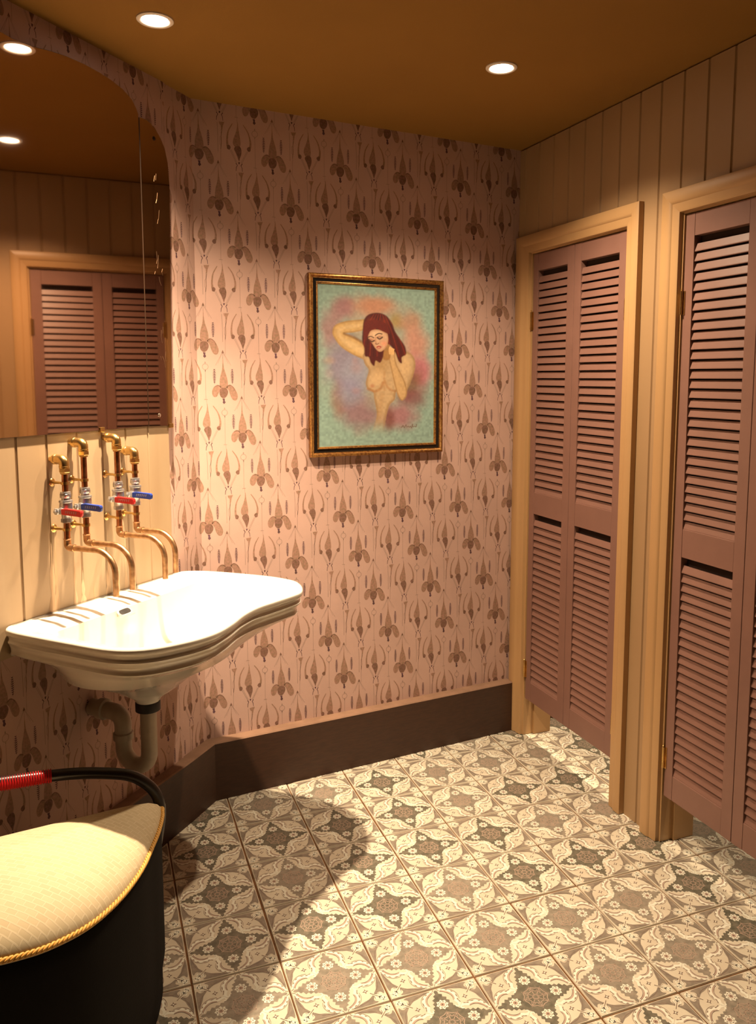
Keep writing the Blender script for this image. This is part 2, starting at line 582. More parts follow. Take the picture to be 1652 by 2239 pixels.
def tile_polys():
    """printed shapes of one tile, unit square centred on 0; (slot, layer, poly)"""
    oct_ = []
    star = [(.485, .0), (.465, .022), (.425, .020), (.405, .055), (.375, .045), (.352, .088), (.318, .072), (.30, .102), (.262, .088), (.248, .118), (.212, .112), (.205, .142), (.165, .150)]
    S_ = star + [(y, x) for x, y in star[::-1]]
    full = []
    for q in range(4):
        c, s = math.cos(q * math.pi / 2), math.sin(q * math.pi / 2)
        full += [(x * c - y * s, x * s + y * c) for x, y in S_[:-1]]
    out = [(3, 1, full)]

    def rep(slot, lay, P, mirror=True):
        for q in range(4):
            c, s = math.cos(q * math.pi / 2), math.sin(q * math.pi / 2)
            for mm in ((1, -1) if mirror else (1,)):
                out.append((slot, lay, [(x * c - y * mm * s, x * s + y * mm * c) for x, y in P]))
    # rosette on each arm
    rs = []
    for k in range(16):
        a = 2 * math.pi * k / 16
        r = .074 if k % 2 == 0 else .055
        rs.append((.262 + r * math.cos(a), r * math.sin(a)))
    rep(2, 2, rs, False)
    for k in range(8):
        a0, a1 = 2 * math.pi * k / 8, 2 * math.pi * (k + .62) / 8
        rep(6, 3, [(.262 + .050 * math.cos(a0), .050 * math.sin(a0)), (.262 + .050 * math.cos(a1), .050 * math.sin(a1)),
                   (.262 + .041 * math.cos(a1), .041 * math.sin(a1)), (.262 + .041 * math.cos(a0), .041 * math.sin(a0))], False)
    rep(5, 3, [(.262 + .030 * math.cos(k * math.pi / 4), .030 * math.sin(k * math.pi / 4)) for k in range(8)], False)
    rep(6, 4, [(.262 + .012 * math.cos(k * math.pi / 3), .012 * math.sin(k * math.pi / 3)) for k in range(6)], False)
    # centre lattice
    for r in (.035, .085, .128):
        for k in range(8):
            a = math.pi / 8 + k * math.pi / 4
            p = (r * math.cos(a), r * math.sin(a))
            q = (r * 1.18 * math.cos(a + math.pi / 8), r * 1.18 * math.sin(a + math.pi / 8))
            s2 = (r * math.cos(a + math.pi / 4), r * math.sin(a + math.pi / 4))
            out.append((5, 2, stroke([p, q, s2], .009)))
    for k in range(8):
        a = k * math.pi / 4
        out.append((5, 2, stroke([(.02 * math.cos(a), .02 * math.sin(a)), (.165 * math.cos(a), .165 * math.sin(a))], .008)))
        out.append((5, 2, stroke([(.10 * math.cos(a + .25), .10 * math.sin(a + .25)), (.15 * math.cos(a), .15 * math.sin(a)), (.10 * math.cos(a - .25), .10 * math.sin(a - .25))], .006)))
    # white scrolls beside the arms
    sc = crv([(.462, .040), (.440, .100), (.395, .155), (.335, .178), (.275, .168), (.228, .185), (.200, .178)], 4)
    rib = stroke(sc, .055, .030)
    n = len(rib) // 2
    rib = [(x + (0.012 * math.sin(i * 2.1) if i >= n else 0), y - (0.010 * math.cos(i * 1.7) if i >= n else 0)) for i, (x, y) in enumerate(rib)]
    rep(2, 2, rib)
    inner = crv([(.455, .050), (.430, .102), (.388, .146), (.335, .164), (.285, .156)], 4)
    rep(5, 3, stroke(inner, .022, .010))
    rep(6, 4, stroke([(x - .006, y - .012) for x, y in inner], .006, .005))
    rep(6, 1, stroke(crv([(.472, .052), (.452, .118), (.408, .176), (.338, .202), (.272, .193), (.232, .207)], 4), .012, .008))
    outer = crv([(.480, .060), (.452, .130), (.400, .188), (.335, .212), (.270, .205)], 4)
    rep(6, 3, stroke([(x + .008, y + .008) for x, y in outer], .005, .004))
    hook = crv([(.205, .182), (.182, .165), (.186, .140), (.212, .135)], 3)
    rep(2, 3, stroke(hook, .022, .012))
    # corner diamonds
    rep(6, 2, [(.287, .250), (.297, .277), (.325, .287), (.297, .297), (.287, .325), (.277, .297), (.250, .287), (.277, .277)], False)
    rep(2, 3, [(.287, .274), (.299, .287), (.287, .299), (.275, .287)], False)
    # grey leaves along the sides near the corners
    leaf = [(.490, .085), (.472, .125), (.450, .180), (.430, .235), (.416, .285), (.388, .325), (.372, .352), (.398, .358), (.430, .342), (.458, .352), (.478, .385), (.493, .345), (.495, .250), (.496, .150)]
    rep(4, 2, smooth2(leaf, 2))
    rep(6, 3, stroke(crv([(.480, .130), (.462, .190), (.450, .245), (.415, .310)], 3), .006, .004))
    # corner tulip
    rep(2, 3, smooth2([(.395, .395), (.405, .440), (.440, .478), (.470, .480), (.478, .450), (.446, .412)], 2), False)
    rep(6, 4, stroke(crv([(.330, .330), (.372, .372), (.405, .405), (.455, .455)], 2), .007, .004), False)
    rep(2, 3, stroke(crv([(.375, .392), (.372, .425), (.395, .445), (.415, .430), (.405, .410)], 3), .012, .008))
    rep(2, 3, stroke(crv([(.425, .500), (.430, .470), (.455, .465)], 3), .012, .008))
    rep(6, 4, stroke(crv([(.345, .372), (.365, .402), (.360, .430)], 3), .006, .004))
    rep(6, 3, stroke(crv([(.498, .02), (.470, .035), (.452, .075)], 3), .006, .004))
    return out


TPOLY = tile_polys()
b = bmesh.new()
X0, X1, Y0, Y1 = EL.x - .12, 1.8, YN - .12, 0.5
b.faces.new([b.verts.new(V((x, y, -0.003))) for x, y in ((X0, Y0), (X1, Y0), (X1, Y1), (X0, Y1))])
fbox(b, lambda a, d, z: V((a, d, z)), X0, X1, Y0, Y1, -.06, -.0032)
cR, sR = math.cos(TR), math.sin(TR)
gr = 0.0021
for i in range(-9, 14):
    for j in range(-4, 16):
        uc, vc = TX + (i + .5) * TS, TY - (j + .5) * TS
        X, Y = cR * uc - sR * vc, sR * uc + cR * vc
        if not (X0 < X < X1 - .1 and Y0 < Y < Y1 - .1):
            continue
        # keep to the room and the stalls
        P = V((X, Y, 0))
        if P.y > 0.1 + (0.25 if P.x > 0 else 0):
            continue
        if (P - CL).dot(nlw) < -0.16 and P.x < -1.2:
            continue
        wob = [rnd.uniform(-.0008, .0008) for _ in range(3)]
        hs = TS / 2 - gr

        def TP(x, y, z=0.0):
            u, v = uc + x + wob[0], vc + y + wob[1]
            return V((cR * u - sR * v, sR * u + cR * v, z))
        ch = .0012
        lo = [b.verts.new(TP(x, y, -0.003)) for x, y in ((-hs, -hs), (hs, -hs), (hs, hs), (-hs, hs))]
        hi = [b.verts.new(TP(x, y, 0)) for x, y in ((-hs + ch, -hs + ch), (hs - ch, -hs + ch), (hs - ch, hs - ch), (-hs + ch, hs - ch))]
        f = b.faces.new(hi)
        f.material_index = 1
        for k in range(4):
            f = b.faces.new((lo[k], lo[(k + 1) % 4], hi[(k + 1) % 4], hi[k]))
            f.material_index = 1
        near = X > -1.75 and X < 0.75 and Y > -2.0
        if not near:
            continue
        faded = rnd.random() < 0.42
        rot = rnd.choice((0, 1, 2, 3))
        cq, sq = math.cos(rot * math.pi / 2), math.sin(rot * math.pi / 2)
        ps = (TS - 2 * gr - 2 * ch) * 0.995
        for slot, lay, Pq in TPOLY:
            mi = slot
            if slot == 3 and faded:
                mi = 7
            f = b.faces.new([b.verts.new(TP((x * cq - y * sq) * ps, (x * sq + y * cq) * ps, 0.00012 * lay)) for x, y in Pq])
            f.material_index = mi
struct(obj('floor', b, ['grout', 'tile', 't_white', 't_star', 't_leaf', 't_pink', 't_line', 't_star2'], recalc=False), 'floor of patterned cream and grey green tiles')


# ------------------------------------------------------------------ boarded right wall
def boards(bm, F, a0, a1, z0, z1, grooves, th=0.012, mi=0, gw=0.0045, gd=0.004):
    """tongue and groove skin standing from d=-th to d=0, profile swept upwards"""
    xs = [(a0, 0)]
    for g in sorted(grooves):
        if a0 + gw < g < a1 - gw:
            xs += [(g - gw, 0), (g - gw * .35, -gd), (g + gw * .2, -gd), (g + gw * .5, -gd * .2), (g + gw, -gd * .6), (g + gw * 1.2, 0)]
    xs += [(a1, 0)]
    lo = [bm.verts.new(F(a, d, z0)) for a, d in xs]
    hi = [bm.verts.new(F(a, d, z1)) for a, d in xs]
    for i in range(len(xs) - 1):
        f = bm.faces.new((lo[i], lo[i + 1], hi[i + 1], hi[i]))
        f.material_index = mi
    bk = [bm.verts.new(F(a, -th, z)) for a, z in ((a0, z0), (a1, z0), (a1, z1), (a0, z1))]
    for f in ([bk[0], bk[1], bk[2], bk[3]], lo + [bk[1], bk[0]], hi + [bk[2], bk[3]], [lo[0], bk[0], bk[3], hi[0]], [lo[-1], bk[1], bk[2], hi[-1]]):
        bm.faces.new(f).material_index = mi


GR = [.833 + k * .0985 for k in range(-9, 30)]
D1A, D1B = 0.100, 0.700        # door openings along the wall
D2A, D2B = 0.948, 1.548
HD = 1.985
TEND = 3.75
b = bmesh.new()
WT = 0.115
for a0, a1, z0, z1 in ((-.02, D1A, 0, H), (D1A, D1B, HD, H), (D1B, D2A, 0, H), (D2A, D2B, HD, H), (D2B, TEND, 0, H)):
    boards(b, RW, a0, a1, z0, z1 - .005 if z1 == H else z1, GR)
    fbox(b, RW, a0, a1, -WT, -.0121, z0, z1)
struct(obj('wall_right', b, 'boards'), 'tan tongue and groove boarded wall with two louvred doors')


# casings: flat outer band, bead and inner step, mitred
def casing(name, a0, a1, label, left_w=0.072):
    bm = bmesh.new()
    prof = [(0.0, 0.0), (0.0, 0.020), (0.004, 0.022), (0.030, 0.022), (0.036, 0.020), (0.040, 0.0165), (0.060, 0.0155), (0.066, 0.013), (0.068, 0.0)]
    for side in (0, 1):
        vs = []
        for w_, d in prof:
            wv = w_ if side else w_ * left_w / 0.068
            a = (a1 + .068 - w_) if side else (a0 - left_w + wv)
            vs.append((a, d, w_))
        lo = [bm.verts.new(RW(a, d, 0.002)) for a, d, _ in vs]
        hi = [bm.verts.new(RW(a, d, HD + .068 - w_)) for a, d, w_ in vs]
        for i in range(len(vs) - 1):
            bm.faces.new((lo[i], lo[i + 1], hi[i + 1], hi[i]))
        bm.faces.new(lo)
    L_ = [bm.verts.new(RW(a0 - left_w + w_ * left_w / .068, d, HD + .068 - w_)) for w_, d in prof]
    R_ = [bm.verts.new(RW(a1 + .068 - w_, d, HD + .068 - w_)) for w_, d in prof]
    for i in range(len(prof) - 1):
        bm.faces.new((L_[i], L_[i + 1], R_[i + 1], R_[i]))
    # jamb linings and door stop
    for aa, sg in ((a0, 1), (a1, -1)):
        x0, x1 = sorted((aa, aa + sg * 0.006))
        fbox(bm, RW, x0, x1, -WT - .01, 0.0005, 0.002, HD)
    fbox(bm, RW, a0, a1, -WT - .01, 0.0005, HD - .004, HD)
    # jambs broaden behind the leaf
    for aa, sg in ((a0, 1), (a1, -1)):
        x0, x1 = sorted((aa + sg * .006, aa + sg * 0.016))
        fbox(bm, RW, x0, x1, -WT - .01, -.045, 0.002, HD - .004)
    fbox(bm, RW, a0, a1, -WT - .01, -.045, HD - .012, HD - .004)
    return struct(obj(name, bm, 'trim', smooth=35), label)


casing('trim_1', D1A, D1B, 'orange tan painted casing round the louvred door next to the corner', left_w=0.088)
casing('trim_2', D2A, D2B, 'orange tan painted casing round the louvred door cut by the photo edge')


def leaf(parent, a0, a1, st0, st1, z0, z1, dface=-0.003, th=0.028):
    """one louvred leaf: stiles, rails and the slats as their own part"""
    bm = bmesh.new()
    d1, d0 = dface, dface - th
    l0, l1 = a0 + st0, a1 - st1
    bv = .0012
    fbox(bm, RW, a0, l0, d0, d1, z0, z1, bev=bv)
    fbox(bm, RW, l1, a1, d0, d1, z0, z1, bev=bv)
    for r0_, r1_ in ((z0, .243), (.949, 1.037), (1.912, z1)):
        fbox(bm, RW, l0 + .0003, l1 - .0003, d0, d1 - .0006, r0_ + .0002, r1_ - .0002, bev=bv)
    lf = obj('door_leaf', bm, 'door', parent)
    for q0, q1 in ((.243, .949), (1.037, 1.912)):
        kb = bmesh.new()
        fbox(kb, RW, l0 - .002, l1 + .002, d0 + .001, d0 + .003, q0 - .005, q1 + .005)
        obj('louvre_gap_blocker', kb, 'dark', lf)  # added board: stops stall light leaking and keeps the slat gaps black
    for q0, q1, name in ((.243, .949, 'louvre_slats'), (1.037, 1.912, 'louvre_slats')):
        sb = bmesh.new()
        p = .0286
        n = int((q1 - q0 + .006) / p)
        off = 0.006
        for k in range(n):
            zb = q0 - 0.001 + k * p + off * 0
            # slat: lower edge forward, upper edge back, open gap above it
            dF, dB = d1 - 0.0030, d1 - 0.0095
            top = min(zb + .0240, q1 - .0005)
            pr = [(dF, zb + .0008), (dF, zb + .0030), (dB, top), (dB - .005, top), (dF - .006, zb + .0008)]
            A = [sb.verts.new(RW(l0 - .001, d, z)) for d, z in pr]
            Bq = [sb.verts.new(RW(l1 + .001, d, z)) for d, z in pr]
            sb.faces.new(A)
            sb.faces.new(Bq)
            for i in range(5):
                sb.faces.new((A[i], A[(i + 1) % 5], Bq[(i + 1) % 5], Bq[i]))
        obj(name, sb, 'door', lf)
    return lf


def hinge(parent, a, z):
    bm = bmesh.new()
    lathe(bm, RW(a, 0.0035, z - .035), V((0, 0, 1)), [(0, .002), (.001, .0042), (.022, .0042), (.0225, .0036), (.023, .0042), (.047, .0042), (.0475, .0036), (.048, .0042), (.069, .0042), (.070, .002), (.074, .0035), (.077, .001)], 12)
    fbox(bm, RW, a - .010, a + .010, -.0032, -.0005, z - .035, z + .035)
    return obj('hinge', bm, 'brass', parent, smooth=40)


for nm, A0, A1, lab in (('door_1', D1A, D1B, 'mauve pair of narrow louvred stall leaves beside the wallpapered wall'),
                        ('door_2', D2A, D2B, 'mauve louvred stall door partly cut by the right edge of the photo')):
    e = bpy.data.objects.new(nm, None)
    COL.objects.link(e)
    e.location = RW((A0 + A1) / 2, 0, 0)
    struct(e, lab)
    if nm == 'door_1':
        leaf(e, A0 + .010, .3865, .034, .0425, .162, 1.978)
        leaf(e, .3885, A1 - .008, .0405, .046, .162, 1.978)
    else:
        leaf(e, A0 + .010, A0 + .293, .036, .040, .162, 1.978)
        leaf(e, A0 + .295, A1 - .008, .040, .044, .162, 1.978)
    for z in (1.72, .29):
        hinge(e, A0 + .0085, z)
        hinge(e, A1 - .0065, z)

# stall enclosures behind the doors
b = bmesh.new()
for t in (-0.02, 0.80, 1.70):
    fbox(b, RW, t, t + .03, -1.45, -WT - .012, 0, H)
fbox(b, RW, -.02, 1.73, -1.48, -1.45, 0, H)
struct(obj('wall_stall', b, 'stall'), 'dark stall partitions behind the louvred doors')

# ------------------------------------------------------------------ skirting
BH, BD = 0.2138, 0.045
# local mitre between the two runs
b = bmesh.new()
t_ = (PHW) / 2
mit = BD * math.tan(t_)      # interior corner: front edge shortens/extends
prof = [(0.0, 0.001), (BD, 0.001), (BD, BH - .004), (BD - .004, BH), (0.0, BH)]
c0 = [b.verts.new(V((-W + d * math.tan(PHW / 2), -d, z))) for d, z in prof]
c1 = [b.verts.new(V((-0.023 - d * 0.088, -d, z))) for d, z in prof]
for i in range(len(prof)):
    j = (i + 1) % len(prof)
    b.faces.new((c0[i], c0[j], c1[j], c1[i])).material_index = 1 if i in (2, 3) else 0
b.faces.new(c0)
b.faces.new(c1)
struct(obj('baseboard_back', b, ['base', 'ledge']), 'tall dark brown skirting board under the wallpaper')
b = bmesh.new()
c0 = [b.verts.new(LW(d * math.tan(PHW / 2), d, z)) for d, z in prof]
c1 = [b.verts.new(LW(LA, d, z)) for d, z in prof]
c2 = [b.verts.new(FB(1.45, d, z)) for d, z in prof]
for A_, B_ in ((c0, c1), (c1, c2)):
    for i in range(len(prof)):
        j = (i + 1) % len(prof)
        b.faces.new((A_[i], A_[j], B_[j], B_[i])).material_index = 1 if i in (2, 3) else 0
b.faces.new(c0)
b.faces.new(c2)
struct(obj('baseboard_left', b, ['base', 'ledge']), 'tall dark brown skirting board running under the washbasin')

# ------------------------------------------------------------------ boarded splashback with stains
PA = 0.052
b = bmesh.new()
PGR = [.151, .250, .347, .441, .548, .645, .742, .84, .94]
boards(b, PF, PA, 1.15, 0.62 + .18, 1.352, PGR, th=PT, gw=.004, gd=.0035)
for g in PGR:
    # dirt lying in each groove and runs of stain below the pipes
    P = [(g - .0022, .86), (g + .0012, .86), (g + .0012, 1.352), (g - .0022, 1.352)]
    f = b.faces.new([b.verts.new(PF(a, -.0029, z)) for a, z in P])
    f.material_index = 2
for g, w_, h_ in ((.548, .020, .20), (.441, .014, .10), (.347, .010, .11), (.535, .010, .26), (.470, .010, .17), (.340, .009, .20), (.268, .010, .18), (.30, .006, .10), (.40, .006, .06)):
    z0 = .868 if g not in (.30,) else .868
    n = 7
    pts = [(g - w_ * (1 - k / n) * (.7 + .3 * math.sin(k * 2.3)), z0 + h_ * k / n) for k in range(n + 1)] + [(g + w_ * (k / n) * (.7 + .3 * math.cos(k * 1.9)), z0 + h_ * (1 - k / n)) for k in range(n + 1)]
    f = b.faces.new([b.verts.new(PF(a, .0003 + .00005 * g, z)) for a, z in pts])
    f.material_index = 1
struct(obj('trim_3', b, ['panel', 'stain', 'groove'], recalc=False), 'cream boarded splashback behind the taps')


# ------------------------------------------------------------------ recessed lamps
def downlight(x, y, beams, lab):
    t = thing('ceiling_light', lab, 'ceiling light', V((x, y, H)), 'recessed ceiling lamps')
    bm = bmesh.new()
    n = 40
    rr = [(.046, 0.0), (.046, -.003), (.043, -.0055), (.036, -.0045), (.033, -.002), (.0325, 0.0)]
    rings = [[bm.verts.new(V((x + r * math.cos(2 * math.pi * k / n), y + r * math.sin(2 * math.pi * k / n), H + z))) for k in range(n)] for r, z in rr]
    for A_, B_ in zip(rings, rings[1:]):
        for k in range(n):
            bm.faces.new((A_[k], A_[(k + 1) % n], B_[(k + 1) % n], B_[k]))
    obj('lamp_ring', bm, 'lamp_ring', t, smooth=50)
    bm = bmesh.new()
    lathe(bm, V((x, y, H - .0005)), V((0, 0, -1)), [(0, .032), (.0015, .0325), (.003, .025), (.004, .010)], 32)
    obj('lamp_glass', bm, 'lamp', t, smooth=50)
    for power, cone, blend in beams:
        ld = bpy.data.lights.new('lamp_beam', 'SPOT')
        ld.energy = power
        ld.color = WARM
        ld.spot_size = math.radians(cone)
        ld.spot_blend = blend
        ld.shadow_soft_size = 0.018
        lo = bpy.data.objects.new('lamp_beam', ld)
        lo.location = (0, 0, -.025)
        lo.parent = t
        COL.objects.link(lo)


LL = ['bright recessed ceiling lamp in front of the painting', 'recessed ceiling lamp above the washbasin mirror',
      'recessed ceiling lamp inside the corner stall', 'recessed ceiling lamp inside the second stall']
for i, (x, y, beams) in enumerate(LAMPS):
    downlight(x, y, beams, LL[i])

# ------------------------------------------------------------------ framed painting
def painting():
    t = thing('framed_painting', 'gilt and black framed painting of a red haired woman on the wallpaper', 'painting', BW(-0.64, 0, 1.205))
    xa, xb, za, zb = -0.917, -0.3625, 1.206, 1.866
    FT = .022

    def mould(name, o0, o1, prof, m, parent=t, smooth=40):
        """ring moulding; prof [(fraction between outer o0 and inner o1, height)]"""
        bm = bmesh.new()
        R = []
        for fr, h in prof:
            o = o0 + (o1 - o0) * fr
            R.append([bm.verts.new(BW(x, h, z)) for x, z in ((xa + o, za + o), (xb - o, za + o), (xb - o, zb - o), (xa + o, zb - o))])
        R.append(R[0])
        for A_, B_ in zip(R, R[1:]):
            for k in range(4):
                bm.faces.new((A_[k], A_[(k + 1) % 4], B_[(k + 1) % 4], B_[k]))
        return obj(name, bm, m, parent, smooth=smooth)
    mould('outer_gilt_frame', 0, .016, [(0, .001), (0, .018), (.2, .0215), (.45, .0225), (.7, .0205), (.85, .016), (1, .0165), (1, .001)], 'gold')
    mould('black_band', .0165, .028, [(0, .001), (0, .013), (.5, .0115), (1, .013), (1, .001)], 'black')
    mould('inner_gilt_slip', .0285, .0365, [(0, .001), (0, .0155), (.3, .0165), (.5, .013), (.75, .0135), (1, .010), (1, .001)], 'gold')
    # row of beads on the slip
    bm = bmesh.new()
    o = .0355
    X0_, X1_, Z0_, Z1_ = xa + o, xb - o, za + o, zb - o
    step = .0048
    P = []
    k = X0_
    while k < X1_:
        P += [(k, Z0_), (k, Z1_)]
        k += step
    k = Z0_
    while k < Z1_:
        P += [(X0_, k), (X1_, k)]
        k += step
    for x, z in P:
        c = [bm.verts.new(BW(x + dx * .0019, .0105, z + dz * .0019)) for dx, dz in ((-1, 0), (0, -1), (1, 0), (0, 1))]
        a = bm.verts.new(BW(x, .0135, z))
        for i in range(4):
            bm.faces.new((c[i], c[(i + 1) % 4], a))
    obj('bead_row', bm, 'gold_hi', t)
    # canvas
    cx0, cx1, cz0, cz1 = xa + .036, xb - .036, za + .036, zb - .036
    nx, ny = 300, 366
    u = np.linspace(0, 1, nx)
    v = np.linspace(0, 1, ny)
    U, Vv = np.meshgrid(u, v)
    # painter's coordinates: x 250..1430, y 215..1870 down
    X = 250 + U * 1180
    Y = 1870 - Vv * 1655
    X = X.copy()
    rs = np.random.RandomState(3)

    def noise(sx, sy, seed):
        r = np.random.RandomState(seed)
        g = r.rand(sy + 2, sx + 2)
        fx, fy = U * sx, Vv * sy
        ix, iy = fx.astype(int), fy.astype(int)
        tx, ty = fx - ix, fy - iy
        tx, ty = tx * tx * (3 - 2 * tx), ty * ty * (3 - 2 * ty)
        return (g[iy, ix] * (1 - tx) * (1 - ty) + g[iy, ix + 1] * tx * (1 - ty) + g[iy + 1, ix] * (1 - tx) * ty + g[iy + 1, ix + 1] * tx * ty)
    N1 = noise(9, 12, 1) * .6 + noise(22, 30, 2) * .4
    N2 = noise(7, 9, 5) * .5 + noise(18, 24, 6) * .5
    N3 = noise(60, 80, 8)
    img = np.zeros((ny, nx, 3))

    def L(c):
        return np.array(lin(c))
    img[:] = L((132, 158, 146))
    img *= (0.92 + .16 * N3)[..., None]

    def lay(col, a):
        nonlocal img
        a = np.clip(a, 0, 1)[..., None]
        img = img * (1 - a) + L(col) * a

    def sst(x, a, b_):
        t_ = np.clip((x - a) / (b_ - a), 0, 1)
        return t_ * t_ * (3 - 2 * t_)

    def blob(cx, cy, rx, ry, soft=.6, ang=0, nz=.35):
        c, s = math.cos(ang), math.sin(ang)
        dx, dy = X - cx, Y - cy
        r = np.sqrt(((dx * c + dy * s) / rx) ** 2 + ((-dx * s + dy * c) / ry) ** 2) + nz * (N1 - .5)
        return 1 - sst(r, 1 - soft, 1 + soft * .4)

    def poly(P, soft=8.0, sm=4):
        P = np.array(smooth2(P, sm))
        inside = np.zeros(X.shape, bool)
        dist = np.full(X.shape, 1e9)
        n = len(P)
        for i in range(n):
            x1, y1 = P[i - 1]
            x2, y2 = P[i]
            cond = ((y1 > Y) != (y2 > Y))
            with np.errstate(divide='ignore', invalid='ignore'):
                xi = (x2 - x1) * (Y - y1) / (y2 - y1 + 1e-12) + x1
            inside ^= cond & (X < xi)
            dx, dy = x2 - x1, y2 - y1
            tt = np.clip(((X - x1) * dx + (Y - y1) * dy) / (dx * dx + dy * dy + 1e-9), 0, 1)
            dist = np.minimum(dist, np.hypot(X - x1 - tt * dx, Y - y1 - tt * dy))
        sd = np.where(inside, -dist, dist)
        return sst(-sd, -soft, soft), sd

    def line(P, w_, soft=3):
        P = crv(P, 5)
        dist = np.full(X.shape, 1e9)
        for (x1, y1), (x2, y2) in zip(P, P[1:]):
            dx, dy = x2 - x1, y2 - y1
            tt = np.clip(((X - x1) * dx + (Y - y1) * dy) / (dx * dx + dy * dy + 1e-9), 0, 1)
            dist = np.minimum(dist, np.hypot(X - x1 - tt * dx, Y - y1 - tt * dy))
        return 1 - sst(dist, w_ - soft, w_ + soft)
    # coloured clouds round the figure
    lay((150, 138, 122), .75 * blob(830, 1000, 540, 720, .55))
    lay((168, 138, 118), .8 * blob(700, 440, 300, 150, .7))
    lay((146, 96, 104), .8 * blob(500, 450, 120, 150, .7, .5))
    lay((176, 118, 88), .75 * blob(830, 410, 260, 110, .7))
    lay((150, 110, 112), .8 * blob(370, 680, 120, 230, .7))
    lay((128, 118, 138), .9 * blob(520, 1010, 230, 330, .6))
    lay((140, 142, 158), .8 * blob(610, 1120, 180, 220, .7))
    lay((150, 122, 60), .8 * blob(1030, 560, 100, 100, .8))
    lay((168, 124, 100), .8 * blob(1180, 560, 150, 150, .7))
    lay((182, 128, 110), .85 * blob(1250, 800, 150, 230, .7))
    lay((176, 100, 112), .85 * blob(1270, 1090, 140, 220, .7))
    lay((110, 76, 50), .8 * blob(1180, 1240, 110, 240, .7, .3))
    lay((120, 70, 74), .8 * blob(1200, 1390, 170, 130, .7))
    lay((150, 96, 104), .85 * blob(1080, 1560, 200, 170, .7))
    lay((110, 62, 56), .8 * blob(950, 1600, 70, 150, .8))
    lay((132, 92, 104), .8 * blob(640, 1530, 230, 200, .7))
    lay((140, 86, 70), .6 * blob(440, 1380, 90, 200, .8))
    lay((130, 124, 150), .75 * blob(560, 1310, 160, 170, .8))
    for k in range(26):
        cx, cy = rs.uniform(330, 1330), rs.uniform(380, 1700)
        if 640 < cx < 1120 and cy > 480:
            continue
        c = [(176, 160, 160), (158, 116, 110), (132, 112, 140), (188, 150, 120), (120, 84, 78)][k % 5]
        lay(c, .35 * blob(cx, cy, rs.uniform(30, 80), rs.uniform(30, 80), .9))
    # skin
    skin, skd, skh = (186, 152, 98), (122, 86, 44), (208, 178, 134)
    # raised arm
    m, sd = poly([(735, 560), (640, 562), (520, 580), (425, 618), (392, 672), (400, 740), (470, 840), (580, 915), (690, 965), (740, 980), (740, 850), (690, 800), (600, 745), (510, 705), (600, 690), (720, 650)])
    lay(skin, m)
    lay(skd, m * (1 - sst(-sd, 0, 26)) * .55)
    lay(skh, m * sst(-sd, 26, 60) * .5)
    lay(skd, line([(500, 705), (600, 745), (700, 800)], 12, 10) * .7)
    # torso
    fade = 1 - sst(Y, 1480, 1790)
    m, sd = poly([(700, 900), (705, 1010), (745, 1075), (728, 1150), (715, 1220), (735, 1275), (790, 1310), (800, 1380), (818, 1470), (826, 1560), (800, 1660), (770, 1780), (900, 1790), (905, 1700), (925, 1560), (955, 1450), (1010, 1390), (1030, 1300), (1110, 1330), (1180, 1200), (1225, 1050), (1215, 950), (1150, 885), (1000, 860), (900, 880)], 9)
    lay((176, 148, 110), m * fade)
    lay(skd, m * (1 - sst(-sd, 0, 34)) * .55 * fade)
    lay((150, 112, 60), m * blob(860, 1010, 110, 130, .9) * .5)
    lay((206, 170, 124), m * blob(830, 1160, 80, 90, .9, 0, .1) * .55)
    lay((206, 170, 124), m * blob(1120, 1040, 70, 130, .9, 0, .1) * .6)
    lay((150, 98, 52), line([(735, 1275), (800, 1300), (860, 1275), (890, 1210)], 13, 12) * .6)
    lay((150, 98, 52), line([(910, 1190), (930, 1250), (975, 1290), (1020, 1300)], 11, 11) * .5)
    lay((166, 104, 72), blob(780, 1245, 30, 24, .8, 0, .0) * .6)
    lay((160, 110, 60), line([(905, 1100), (900, 1200), (905, 1290)], 9, 9) * .35)
    lay((160, 120, 76), line([(880, 1340), (860, 1480), (850, 1640)], 20, 20) * .3)
    # forearm coming up to the neck
    m, sd = poly([(955, 850), (945, 920), (960, 1010), (985, 1120), (1010, 1230), (1045, 1350), (1080, 1400), (1120, 1380), (1140, 1310), (1120, 1210), (1080, 1120), (1035, 1030), (1015, 950), (1010, 890), (985, 845)])
    lay((184, 150, 104), m)
    lay(skd, m * (1 - sst(-sd, 0, 20)) * .7)
    # neck
    m, sd = poly([(880, 850), (890, 960), (960, 960), (965, 830), (930, 790)])
    lay((148, 104, 52), m * .9)
    # hair mass behind the face
    m, sd = poly([(820, 482), (740, 505), (695, 570), (685, 680), (680, 780), (700, 850), (705, 930), (745, 945), (765, 1000), (800, 1035), (815, 980), (860, 1000), (890, 940), (900, 860), (930, 800), (975, 830), (1020, 900), (1050, 980), (1085, 1002), (1085, 940), (1130, 905), (1115, 820), (1060, 740), (1010, 660), (985, 590), (935, 520), (880, 488)], 9)
    lay((74, 16, 12), m)
    for k in range(16):
        x0 = 715 + k * 22
        pth = [(x0 * .5 + 430, 500), (x0 + (10 if k > 7 else -16), 640), (x0 + (k - 6) * 9 + 10, 780), (x0 + (k - 6) * 15 + 20, 930)]
        lay((124, 38, 20) if k % 2 else (56, 10, 10), line(pth, 6, 5) * m * .55)
    lay((150, 58, 24), m * blob(770, 600, 60, 70, .9) * .5)
    lay((136, 48, 22), m * blob(905, 580, 50, 60, .9) * .45)
    # face, tilted
    m, sd = poly([(770, 668), (740, 710), (745, 760), (780, 800), (815, 855), (850, 884), (885, 875), (925, 830), (942, 770), (935, 700), (900, 672), (830, 655)], 6)
    lay((190, 152, 120), m)
    lay((150, 98, 62), m * (1 - sst(-sd, 0, 22)) * .5)
    lay((226, 190, 150), m * blob(830, 700, 60, 40, .9, 0, .1) * .6)
